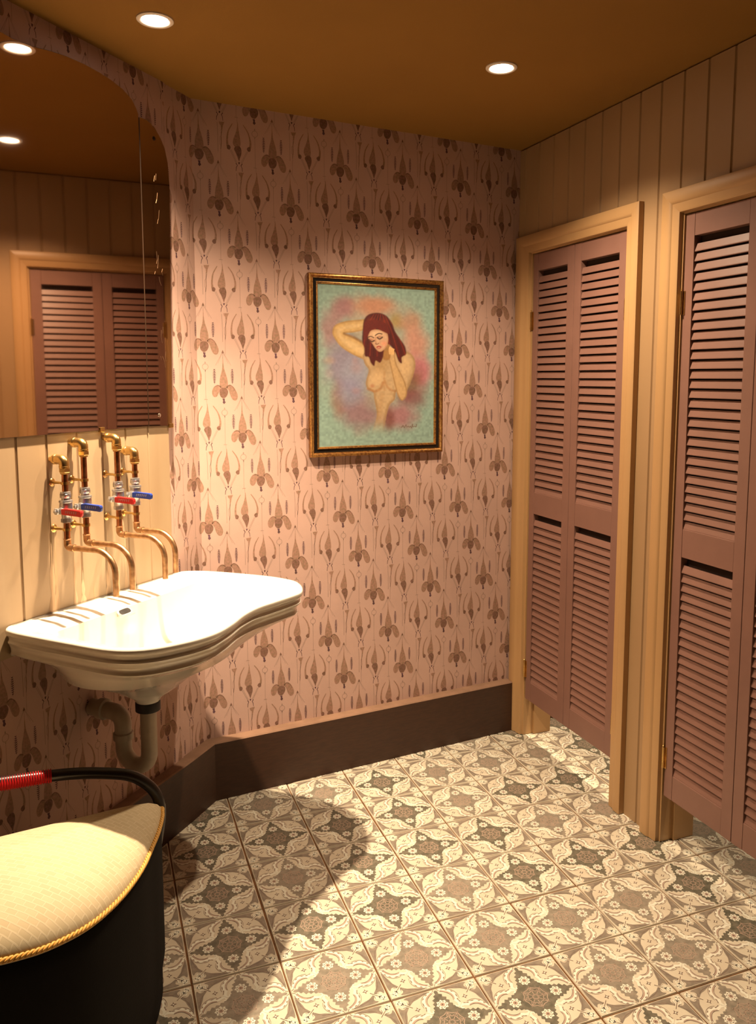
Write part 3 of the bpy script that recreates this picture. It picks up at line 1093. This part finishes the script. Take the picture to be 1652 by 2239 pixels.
    lay((206, 130, 100), m * blob(900, 800, 40, 34, .9, 0, .1) * .6)
    m, sd = poly([(700, 600), (760, 560), (850, 560), (930, 600), (960, 690), (930, 690), (880, 670), (815, 640), (765, 665), (735, 730), (715, 770), (695, 700)], 7)
    lay((92, 22, 14), m)
    for P, wd in (([(742, 736), (768, 728), (796, 742)], 5), ([(812, 716), (845, 696), (878, 700)], 6), ([(748, 762), (775, 782), (800, 770)], 8), ([(832, 738), (855, 752), (882, 734)], 8)):
        lay((58, 28, 20), line(P, wd, 4) * .9)
    lay((150, 90, 66), blob(772, 762, 26, 14, .8, .2, .0) * .7)
    lay((150, 90, 66), blob(856, 726, 26, 14, .8, -.3, .0) * .7)
    lay((160, 104, 74), line([(815, 730), (812, 775), (822, 798)], 5, 5) * .6)
    lay((110, 60, 46), line([(812, 802), (830, 808), (846, 798)], 5, 4) * .8)
    lay((150, 60, 50), line([(828, 838), (845, 830), (866, 834)], 7, 4))
    lay((176, 90, 76), line([(836, 850), (852, 852), (866, 844)], 6, 5) * .8)
    # hand at the neck
    for k in range(4):
        lay((210, 166, 110), line([(958 + k * 13, 905), (955 + k * 14, 860 + k * 3), (962 + k * 13, 835 + k * 8)], 7, 4))
        lay((130, 84, 44), line([(965 + k * 13, 905), (962 + k * 14, 862 + k * 3)], 2, 2) * .6)
    # signature scribble
    sg = [(1085, 1690), (1100, 1672), (1115, 1695), (1130, 1665), (1140, 1690), (1155, 1680), (1165, 1692), (1180, 1682), (1190, 1700), (1200, 1660), (1205, 1690), (1222, 1682), (1238, 1690), (1245, 1662)]
    lay((96, 70, 56), line(sg, 4, 3) * .8)
    lay((96, 70, 56), line([(1060, 1684), (1082, 1690)], 3, 3) * .6)
    img *= (0.90 + .2 * N3)[..., None]
    bm_me = bpy.data.meshes.new('canvas')
    off = root_loc(t)
    xs = cx0 + U * (cx1 - cx0)
    zs = cz0 + Vv * (cz1 - cz0)
    co = np.stack([xs - off.x, np.full(xs.shape, -.009) - off.y, zs - off.z], -1).reshape(-1, 3)
    idx = np.arange(nx * ny).reshape(ny, nx)
    fc = np.stack([idx[:-1, :-1], idx[:-1, 1:], idx[1:, 1:], idx[1:, :-1]], -1).reshape(-1, 4)
    # back of the canvas
    nb = len(co)
    bk = np.array([[cx0 - off.x, -.001 - off.y, cz0 - off.z], [cx1 - off.x, -.001 - off.y, cz0 - off.z], [cx1 - off.x, -.001 - off.y, cz1 - off.z], [cx0 - off.x, -.001 - off.y, cz1 - off.z]])
    faces = [tuple(int(q) for q in f) for f in fc] + [(nb + 3, nb + 2, nb + 1, nb)]
    bm_me.from_pydata(np.concatenate([co, bk]).tolist(), [], faces)
    ca = bm_me.color_attributes.new('paint', 'FLOAT_COLOR', 'POINT')
    col = np.concatenate([np.concatenate([img.reshape(-1, 3), np.ones((nx * ny, 1))], 1), np.full((4, 4), .2)])
    ca.data.foreach_set('color', col.astype(np.float32).ravel())
    bm_me.materials.append(M['paint'])
    o = bpy.data.objects.new('canvas', bm_me)
    COL.objects.link(o)
    o.parent = t


painting()


# ------------------------------------------------------------------ mirror
def wall_mirror():
    t = thing('wall_mirror', 'large arched frameless mirror above the washbasin reflecting a louvred door', 'mirror', PF(.6, 0, 1.35))
    SEAM = .153
    side = [(.041, 1.343), (.036, 1.45), (.028, 1.81), (.022, 2.00), (.020, 2.085), (.0255, 2.15), (.038, 2.19), (.055, 2.214), (.078, 2.235), (.100, 2.246), (.125, 2.252), (SEAM - .001, 2.249)]
    sidep = side + [(SEAM - .001, 1.3475)]
    half = [(SEAM + .001, 2.256), (.162, 2.270), (.180, 2.290), (.217, 2.307), (.263, 2.317), (.31, 2.322), (.366, 2.3245), (.43, 2.322), (.481, 2.316), (.528, 2.308)]
    XC = .60
    c = [(SEAM + .001, 1.3475)] + half + [(XC, 2.302)] + [(2 * XC - a, z) for a, z in half[::-1]] + [(2 * XC - SEAM - .001, 1.3475)]
    T0, T1 = -PT + .0005, .006

    def glass(name, P):
        bm = bmesh.new()
        P = list(P)
        # front with a narrow ground bevel
        ca = sum(p[0] for p in P) / len(P)
        cz = sum(p[1] for p in P) / len(P)
        inn = []
        n = len(P)
        for i in range(n):
            a, b_ = P[i - 1], P[(i + 1) % n]
            dx, dz = b_[0] - a[0], b_[1] - a[1]
            l = math.hypot(dx, dz)
            nx_, nz_ = -dz / l, dx / l
            if nx_ * (ca - P[i][0]) + nz_ * (cz - P[i][1]) < 0:
                nx_, nz_ = -nx_, -nz_
            inn.append((P[i][0] + nx_ * .0013, P[i][1] + nz_ * .0013))
        lo = [bm.verts.new(PF(a, T0, z)) for a, z in P]
        md = [bm.verts.new(PF(a, T1 - .002, z)) for a, z in P]
        hi = [bm.verts.new(PF(a, T1, z)) for a, z in inn]
        f = bm.faces.new(hi)
        f.material_index = 0
        bm.faces.new(lo).material_index = 1
        for i in range(n):
            j = (i + 1) % n
            bm.faces.new((lo[i], lo[j], md[j], md[i])).material_index = 1
            bm.faces.new((md[i], md[j], hi[j], hi[i])).material_index = 1
        return obj(name, bm, ['mirror', 'bevel'], t)
    # left of the boards the glass stands straight on the wall
    def cut(P):
        return P
    glass('side_glass', sidep)
    glass('centre_glass', c)
    glass('side_glass', [(2 * XC - a, z) for a, z in sidep[::-1]])
    # ground marks engraved on the side glass
    marks = [[(.083, 2.105), (.086, 2.085)], [(.090, 2.098), (.094, 2.080)], [(.079, 2.050), (.083, 2.030), (.088, 2.018)], [(.074, 2.000), (.078, 1.972)], [(.080, 1.972), (.084, 1.958)],
             [(.092, 1.875), (.090, 1.850), (.094, 1.838)], [(.084, 1.865), (.086, 1.842), (.090, 1.825)], [(.066, 1.826), (.070, 1.816), (.066, 1.806)], [(.100, 1.815), (.104, 1.806)],
             [(.084, 1.800), (.080, 1.785), (.074, 1.775)], [(.080, 1.640), (.082, 1.620), (.078, 1.600)], [(.072, 1.650), (.073, 1.630)], [(.078, 1.560), (.070, 1.545), (.066, 1.525)],
             [(.062, 1.575), (.066, 1.556), (.061, 1.545)], [(.088, 1.560), (.084, 1.548)]]
    for mk in marks:
        bm = bmesh.new()
        prism(bm, PF, stroke(mk, .0012, .0006), T1 - .0002, T1 + .0004)
        obj('engraved_mark', bm, 'etch', t)
    for (a, z) in ((.088, 2.206), (.102, 1.379)):
        bm = bmesh.new()
        lathe(bm, PF(a, T1 - .001, z), npp, [(0, .006), (.002, .006), (.0032, .004), (.0034, .001)], 20)
        s = obj('fixing_screw', bm, 'screw' if z < 2 else 'black', t, smooth=40)
    for a, z in ((.047, 1.343), (.352, 1.348)):
        bm = bmesh.new()
        fbox(bm, PF, a - .008, a + .008, .0005, T1 + .004, z - .006, z + .002, bev=.001)
        fbox(bm, PF, a - .008, a + .008, T1 + .0002, T1 + .004, z, z + .008, bev=.001)
        obj('mirror_clip', bm, 'brass', t)


wall_mirror()


# ------------------------------------------------------------------ washbasin
def basin():
    t = thing('washbasin', 'wide white ceramic washbasin with wavy ridged front under copper spouts', 'sink', PF(.36, .2, .45))
    ctrl = [(.03, .004), (.0, .014), (-.022, .045), (-.038, .110), (-.047, .20), (-.050, .31), (-.032, .395), (.000, .437), (.040, .468), (.085, .488), (.132, .486), (.206, .474), (.280, .463),
            (.360, .469), (.437, .487), (.512, .497), (.575, .490), (.632, .469), (.687, .437), (.722, .394), (.737, .332), (.735, .225), (.730, .117), (.722, .035), (.700, .004),
            (.60, .003), (.50, .003), (.40, .003), (.30, .003), (.20, .003), (.10, .003)]
    O = [(v.x, max(v.y, .002)) for v in catmull([(a, d, 0) for a, d in ctrl], 5)]
    n = len(O)

    def zr(a): return .8665 + .022 * a

    def inset(P, k, keep_back=True):
        out = []
        for i in range(n):
            a, b_ = P[i - 1], P[(i + 1) % n]
            dx, dy = b_[0] - a[0], b_[1] - a[1]
            l = math.hypot(dx, dy) or 1
            nx_, ny_ = -dy / l, dx / l
            if i == 0:
                pass
            sgn = ORI
            q = (P[i][0] + sgn * nx_ * k, P[i][1] + sgn * ny_ * k)
            if keep_back and P[i][1] < .03 and k > 0:
                w_ = max(0, min(1, (P[i][1] - .004) / .026))
                q = (q[0], P[i][1] * (1 - w_) + q[1] * w_)
            out.append(q)
        return out
    area = sum(O[i - 1][0] * O[i][1] - O[i][0] * O[i - 1][1] for i in range(n))
    ORI = 1 if area > 0 else -1
    # waste centre
    wa, wd = .40, .175
    loops = []
    # bowl interior from the drain outwards, rim, apron, underside
    BOWL = []
    for i in range(n):
        a, d = O[i]
        back = max(0, 1 - d / .10)
        ang = math.atan2(d - .25, a - .36)
        # bowl mouth: inset 45 mm, 95 mm at the back
        BOWL.append((.36 + (a - .36) * .86, .105 + (d - .003) * (.455 - .105) / .49 if True else d))
    def mixp(P, Q, s): return [(p[0] * (1 - s) + q[0] * s, p[1] * (1 - s) + q[1] * s) for p, q in zip(P, Q)]
    ELL = []
    for i in range(n):
        a, d = O[i]
        an = math.atan2((d - .25) / .25, (a - .36) / .40)
        ELL.append((wa + .19 * math.cos(an), .215 + .115 * math.sin(an)))
    DR = [(wa + .020 * math.cos(math.atan2(p[1] - .215, p[0] - wa)), wd + .02 * math.sin(math.atan2(p[1] - .215, p[0] - wa))) for p in ELL]
    bm = bmesh.new()

    def ring(P, zf):
        return [bm.verts.new(PF(p[0], max(p[1], .0015), zf(p[0]))) for p in P]
    R = []
    R.append(ring(DR, lambda a: .690))
    R.append(ring(mixp(DR, ELL, .5), lambda a: .694))
    R.append(ring(ELL, lambda a: .706))
    R.append(ring(mixp(ELL, BOWL, .35), lambda a: .735))
    R.append(ring(mixp(ELL, BOWL, .70), lambda a: .785))
    R.append(ring(mixp(ELL, BOWL, .88), lambda a: zr(a) - .042))
    R.append(ring(BOWL, lambda a: zr(a) - .016))
    R.append(ring(mixp(BOWL, inset(O, .018), .35), lambda a: zr(a) - .008))
    R.append(ring(inset(O, .018), lambda a: zr(a) - .003))
    R.append(ring(inset(O, .010), lambda a: zr(a)))
    R.append(ring(inset(O, .003), lambda a: zr(a) - .001))
    R.append(ring(O, lambda a: zr(a) - .006))
    for k, h in ((.0005, .014), (.004, .019), (.010, .024), (.0125, .031), (.010, .034), (.006, .0365), (.0075, .040), (.014, .046), (.020, .054), (.0225, .062), (.020, .066), (.017, .069), (.022, .074)):
        R.append(ring(inset(O, k), lambda a, h=h: zr(a) - h))
    LOW = []
    for i in range(n):
        a, d = O[i]
        an = math.atan2((d - .25) / .25, (a - .36) / .40)
        LOW.append((.39 + .27 * math.cos(an), max(.004, .20 + .20 * math.sin(an))))
    U0 = inset(O, .022)
    R.append(ring(mixp(U0, LOW, .30), lambda a: zr(a) - .088))
    R.append(ring(mixp(U0, LOW, .62), lambda a: zr(a) - .108))
    R.append(ring(LOW, lambda a: .738))
    C2 = [(wa + .15 * math.cos(math.atan2(p[1] - .2, p[0] - .39)), wd + .005 + .13 * math.sin(math.atan2(p[1] - .2, p[0] - .39))) for p in LOW]
    C3 = [(wa + .085 * math.cos(math.atan2(p[1] - .2, p[0] - .39)), wd + .085 * math.sin(math.atan2(p[1] - .2, p[0] - .39))) for p in LOW]
    C4 = [(wa + .040 * math.cos(math.atan2(p[1] - .2, p[0] - .39)), wd + .040 * math.sin(math.atan2(p[1] - .2, p[0] - .39))) for p in LOW]
    R.append(ring(C2, lambda a: .690))
    R.append(ring(C3, lambda a: .648))
    R.append(ring(C4, lambda a: .618))
    R.append(ring([(wa + (p[0] - wa) * .8, wd + (p[1] - wd) * .8) for p in C4], lambda a: .604))
    for A_, B_ in zip(R, R[1:]):
        for k in range(n):
            bm.faces.new((A_[k], A_[(k + 1) % n], B_[(k + 1) % n], B_[k]))
    bm.faces.new(R[0])
    bm.faces.new(R[-1])
    obj('basin', bm, 'ceramic', t, smooth=60)
    # overflow: slot in the back slope of the bowl, its throat shade painted black
    oa, od, oz = .408, .112, .8525
    up = (V((0, 0, 1)) * .75 + npp * (-.25)).normalized()
    nn_ = (npp * .62 + V((0, 0, 1)) * .78).normalized()
    vv = dp.cross(nn_).normalized()
    bm = bmesh.new()
    C_ = PF(oa, od + .001, oz)

    def slot(s, hgt, w_=.021, h_=.0085):
        P = []
        for k in range(28):
            a = 2 * math.pi * k / 28
            cx, cy = math.cos(a), math.sin(a)
            P.append(C_ + dp * ((w_ - h_) * (1 if cx > 0 else -1) * min(1, abs(cx) * 3) + h_ * cx * s) + vv * (h_ * cy * s) + nn_ * hgt)
        return [bm.verts.new(p) for p in P]
    a_, b_, c_, d_ = slot(1.55, -.002), slot(1.3, .0022), slot(1.0, .001), slot(.92, -.012)
    for A_, B_ in ((a_, b_), (b_, c_), (c_, d_)):
        for k in range(28):
            bm.faces.new((A_[k], A_[(k + 1) % 28], B_[(k + 1) % 28], B_[k]))
    obj('overflow_rim', bm, 'ceramic', t, smooth=50)
    bm = bmesh.new()
    bm.faces.new(slot(1.02, .0012))  # flat black face in place of the unlit opening
    obj('overflow_hole', bm, 'hole_shade', t)
    # tiny worn maker's line under the overflow
    bm = bmesh.new()
    for k in range(9):
        x0 = -.020 + k * .0046
        if k == 2:
            continue
        for seg in ([(x0, 0), (x0 + .001, .0035)], [(x0 + .001, .0035), (x0 + .0032, .0004 * (k % 3))]):
            R_ = stroke(seg, .0007)
            q = [bm.verts.new(C_ + dp * (-p[0]) + npp * (.020 + p[1] * -.7) + V((0, 0, -.009 + p[1] * .8))) for p in R_]
            bm.faces.new(q)
    obj('maker_lettering', bm, 'stain', t)
    # waste and bottle trap
    bm = bmesh.new()
    lathe(bm, PF(wa, wd, .6045), V((0, 0, -1)), [(0, .033), (.003, .034), (.026, .034), (.028, .030)], 28)
    obj('waste_collar', bm, 'rubber', t, smooth=40)
    d2 = .085
    bm = bmesh.new()
    pts = [PF(wa, wd, .578), PF(wa, wd, .44), PF(wa, (wd + d2) / 2, .40), PF(wa, d2, .44), PF(wa, d2, .487)]
    path = [PF(wa, wd, .578), PF(wa, wd, .47)]
    rc = (wd - d2) / 2
    for k in range(1, 16):
        a = math.pi * k / 16
        path.append(PF(wa, (wd + d2) / 2 + rc * math.cos(a), .455 - rc * math.sin(a) * 1.05))
    path += [PF(wa, d2, .47), PF(wa, d2, .487)]
    tube(bm, path, .0225, 20)
    tr = obj('trap_bend', bm, 'plastic', t, smooth=50)
    bm = bmesh.new()
    tube(bm, fillet([PF(wa, d2, .480), PF(wa, d2, .552), PF(wa + .004, -PT + .002, .556)], .034), .0235, 20)
    obj('outlet_pipe', bm, 'plastic', t, smooth=50)
    bm = bmesh.new()
    lathe(bm, PF(wa, d2, .476), V((0, 0, 1)), [(0, .024), (.002, .028), (.020, .028), (.022, .025)], 16)
    lathe(bm, PF(wa + .003, .030, .5555), -npp, [(0, .025), (.002, .030), (.022, .030), (.024, .026)], 16)
    obj('trap_nut', bm, 'plastic', t, smooth=30)


basin()


# ------------------------------------------------------------------ taps of plumbing pipe
def tap(a, ztop, zv, lever_z, colour, label, end=.200, body_len=.082):
    so = .045
    t = thing('wall_tap', label, 'tap', PF(a, so, .94), 'copper pipe taps over the washbasin')
    up = V((0, 0, 1))
    # brass elbow out of the wall
    bm = bmesh.new()
    lathe(bm, PF(a, .0005, ztop), npp, [(0, .0085), (.012, .0085)], 20)
    lathe(bm, PF(a, .0115, ztop), npp, [(0, .010), (.001, .0135), (.007, .0140), (.009, .0128)], 20)
    tube(bm, fillet([PF(a, .018, ztop), PF(a, so, ztop), PF(a, so, ztop - .022)], .018), .0128, 18)
    obj('brass_elbow', bm, 'brass', t, smooth=50)
    bm = bmesh.new()
    lathe(bm, PF(a, so, ztop - .016), -up, [(0, .011), (.001, .0135), (.004, .0135), (.005, .012)], 20)
    lathe(bm, PF(a, so, ztop - .0215), -up, [(0, .012), (.001, .0145), (.010, .0145), (.012, .0125), (.016, .0115), (.0165, .009)], 6, sides=6)
    obj('compression_nut', bm, 'brass', t)
    bm = bmesh.new()
    lathe(bm, PF(a, so, ztop - .034), -up, [(0, .0078), (ztop - .034 - zv - .001, .0078)], 18)
    obj('upper_pipe', bm, 'copper', t, smooth=40)
    # valve body, top at zv
    L_ = body_len
    bm = bmesh.new()
    lathe(bm, PF(a, so, zv), -up, [(0, .0085), (.001, .0125), (.004, .0130), (.005, .0120)], 20)
    lathe(bm, PF(a, so, zv - .005), -up, [(0, .0125), (.001, .0138), (.010, .0138), (.012, .0120)], 8, sides=8)
    lathe(bm, PF(a, so, zv - .017), -up, [(0, .0105), (.004, .0105), (.0055, .0165), (.010, .0175), (.012, .0155), (.024, .0165), (.034, .0165), (.040, .0125), (L_ - .026, .0115)], 24)
    lathe(bm, PF(a, so, zv - L_ + .012), -up, [(0, .0115), (.001, .0138), (.010, .0138), (.012, .010)], 8, sides=8)
    # spindle boss on the side
    lathe(bm, PF(a + .010, so, lever_z), dp, [(0, .010), (.010, .009), (.012, .006), (.018, .006)], 16)
    obj('valve_body', bm, 'chrome', t, smooth=40)
    bm = bmesh.new()
    lathe(bm, PF(a + .030, so, lever_z), dp, [(0, .0075), (.001, .0085), (.005, .0085), (.006, .007)], 6, sides=6)
    lathe(bm, PF(a + .036, so, lever_z), dp, [(0, .004), (.004, .004), (.0045, .003)], 12)
    obj('lever_nut', bm, 'chrome', t)
    # lever: steel crank and moulded grip
    bm = bmesh.new()
    pts = [(so - .010, lever_z - .007), (so + .012, lever_z - .007), (so + .022, lever_z - .006), (so + .022, lever_z + .005), (so + .010, lever_z + .007), (so - .010, lever_z + .007)]
    F2 = lambda q, w_, z: PF(w_, q, z)
    prism(bm, F2, pts, a + .0265, a + .0300)
    lv = obj('lever', bm, 'chrome', t)
    bm = bmesh.new()
    g = [(so + .014, lever_z - .0075), (so + .060, lever_z - .0085), (so + .078, lever_z - .0100), (so + .082, lever_z - .006), (so + .082, lever_z + .005), (so + .078, lever_z + .0075), (so + .030, lever_z + .0090), (so + .014, lever_z + .0075)]
    prism(bm, F2, g, a + .0235, a + .0330)
    bmesh.ops.bevel(bm, geom=bm.edges[:], offset=.0018, segments=2, affect='EDGES')
    gp = obj('lever_grip', bm, colour, lv, smooth=50)
    gp['label'] = 'red plastic lever grip' if colour == 'red' else 'blue plastic lever grip'
    bm = bmesh.new()
    # worn embossed letters, no longer readable
    for k in range(6):
        x0 = so + .030 + k * .0066
        for seg in ([(x0, lever_z - .003), (x0 + .0008, lever_z + .003)], [(x0 + .0008, lever_z + .003), (x0 + .004, lever_z + .0028)], [(x0 + .0004, lever_z), (x0 + .003, lever_z - .0004 * (k % 3))]):
            prism(bm, F2, stroke(seg, .0009), a + .0329, a + .0334)
            prism(bm, F2, stroke(seg, .0009), a + .0230, a + .0236)
    obj('embossed_letters', bm, 'emboss', gp)
    # lower pipe, small elbow, spout
    zl = zv - L_
    ze = 1.052
    bm = bmesh.new()
    lathe(bm, PF(a, so, zl + .001), -up, [(0, .0078), (zl - ze - .016, .0078)], 18)
    obj('lower_pipe', bm, 'copper', t, smooth=40)
    bm = bmesh.new()
    tube(bm, fillet([PF(a, so, ze + .022), PF(a, so, ze), PF(a, so + .022, ze)], .014), .0092, 16)
    lathe(bm, PF(a, so, ze + .024), -up, [(0, .0085), (.0008, .0100), (.003, .0100), (.004, .009)], 18)
    lathe(bm, PF(a, so + .024, ze), -npp, [(0, .0085), (.0008, .0100), (.003, .0100), (.004, .009)], 18)
    obj('solder_elbow', bm, 'spout', t, smooth=50)
    bm = bmesh.new()
    path = [PF(a, so + .020, ze), PF(a, end - .060, ze + .001)]
    for k in range(1, 13):
        an = math.pi / 2 * k / 12
        path.append(PF(a, end - .060 + .060 * math.sin(an), ze + .001 - .060 * (1 - math.cos(an))))
    path.append(PF(a, end, .938))
    tube(bm, path, .0077, 16)
    obj('spout', bm, 'spout', t, smooth=50)
    # two pipe brackets to the wall
    for zb in (1.222, 1.100):
        if abs(zb - (zv - L_ / 2)) < L_ / 2 + .004:
            zb = zl - .012
        bm = bmesh.new()
        lathe(bm, PF(a, .0004, zb), npp, [(0, .0105), (.0012, .0110), (.003, .0085), (.004, .0045), (so - .010, .0030)], 14)
        n = 20
        R_ = []
        for r_, h in ((.0082, -.0035), (.0104, -.0035), (.0104, .0035), (.0082, .0035)):
            R_.append([bm.verts.new(PF(a + r_ * math.cos(2 * math.pi * k / n), so + r_ * math.sin(2 * math.pi * k / n), zb + h)) for k in range(n)])
        R_.append(R_[0])
        for A_, B_ in zip(R_, R_[1:]):
            for k in range(n):
                bm.faces.new((A_[k], A_[(k + 1) % n], B_[(k + 1) % n], B_[k]))
        obj('pipe_bracket', bm, 'brass', t, smooth=40)


tap(.536, 1.283, 1.200, 1.152, 'red', 'leftmost copper pipe tap with a red lever and low brass elbow')
tap(.467, 1.322, 1.203, 1.155, 'blue', 'tall copper pipe tap with a blue lever, second from the left', .194)
tap(.340, 1.326, 1.204, 1.156, 'red', 'tall copper pipe tap with a red lever, second from the right')
tap(.268, 1.283, 1.206, 1.160, 'blue', 'rightmost copper pipe tap with a blue lever and low brass elbow', .180)


# ------------------------------------------------------------------ upholstered chair in the lower left corner
def stool():
    t = thing('upholstered_chair', 'black chair with a cream woven seat cushion edged in gold rope beside the washbasin', 'chair', V((-1.92, -1.0, 0)))
    ctrl = [(-1.645, -.825), (-1.632, -.845), (-1.652, -.915), (-1.680, -.981), (-1.712, -1.050), (-1.749, -1.108), (-1.790, -1.156), (-1.835, -1.192), (-1.885, -1.213), (-1.940, -1.222), (-2.02, -1.212),
            (-2.09, -1.165), (-2.14, -1.09), (-2.16, -1.0), (-2.15, -.90), (-2.12, -.845), (-2.02, -.832), (-1.90, -.828), (-1.78, -.826)]
    P = [(v.x, v.y) for v in catmull([(x, y, 0) for x, y in ctrl], 6)]
    n = len(P)
    cx, cy = -1.92, -1.0
    sc = lambda s: [(cx + (x - cx) * s, cy + (y - cy) * s) for x, y in P]
    ZT = .45
    bm = bmesh.new()
    R = []
    for s, z in ((1.0, ZT - .012), (1.006, ZT - .004), (1.0, ZT + .004), (.97, ZT + .016), (.90, ZT + .030), (.78, ZT + .044), (.6, ZT + .056), (.4, ZT + .063), (.2, ZT + .066), (.02, ZT + .067)):
        R.append([bm.verts.new(V((x, y, z))) for x, y in sc(s)])
    for A_, B_ in zip(R, R[1:]):
        for k in range(n):
            bm.faces.new((A_[k], A_[(k + 1) % n], B_[(k + 1) % n], B_[k]))
    bm.faces.new(R[-1])
    bm.faces.new(R[0])
    cu = obj('seat_cushion', bm, 'weave', t, smooth=60)
    # twisted rope: two strands
    bm = bmesh.new()
    base = [V((x, y, ZT - .002)) for x, y in sc(1.012)]
    # resample finely
    fine = []
    for i in range(n):
        p, q = base[i], base[(i + 1) % n]
        m_ = max(2, int((q - p).length / .0016))
        fine += [p.lerp(q, k / m_) for k in range(m_)]
    L_ = 0
    for ph in (0, 2 * math.pi / 3, 4 * math.pi / 3):
        pts = []
        L_ = 0
        for i, p in enumerate(fine):
            q = fine[(i + 1) % len(fine)]
            d = (q - p).normalized()
            out = d.cross(V((0, 0, 1)))
            an = L_ / .027 * 2 * math.pi + ph
            pts.append(p + out * (.0032 * math.cos(an)) + V((0, 0, .0032 * math.sin(an))))
            L_ += (q - p).length
        tube(bm, pts, .0027, 7, closed=True)
    obj('rope_trim', bm, 'rope', cu, smooth=60)
    # body
    bm = bmesh.new()
    R = []
    for s, z in ((.96, ZT - .010), (.992, ZT - .016), (1.0, ZT - .05), (1.0, .10), (.97, .06), (.97, .0)):
        R.append([bm.verts.new(V((x, y, z))) for x, y in sc(s)])
    for A_, B_ in zip(R, R[1:]):
        for k in range(n):
            bm.faces.new((A_[k], A_[(k + 1) % n], B_[(k + 1) % n], B_[k]))
    bm.faces.new(R[-1])
    bm.faces.new(R[0])
    obj('chair_body', bm, 'drum', t, smooth=60)
    # hooped rail behind the seat
    Y = -.80
    pts = [V((-1.655, Y - .03, .30)), V((-1.625, Y, .44)), V((-1.672, Y, .522)), V((-1.76, Y, .558)), V((-1.88, Y, .578)), V((-2.05, Y, .585)), V((-2.13, Y - .02, .56)), V((-2.13, Y - .05, .30))]
    bm = bmesh.new()
    tube(bm, [V(p) for p in catmull(pts, 8, closed=False)], .0135, 14)
    rl = obj('back_rail', bm, 'tube', t, smooth=60)
    bm = bmesh.new()
    A_, B_ = V((-1.868, Y, .5768)), V((-2.05, Y, .585))
    m_ = 34
    prof = []
    Ln = (B_ - A_).length
    for k in range(m_ * 4):
        h = Ln * k / (m_ * 4 - 1)
        prof.append((h, .0150 + .0020 * math.cos(k / 4 * 2 * math.pi)))
    lathe(bm, A_, (B_ - A_), prof, 18)
    obj('ribbed_sleeve', bm, 'redrib', rl, smooth=70)['label'] = 'red ribbed sleeve'


stool()
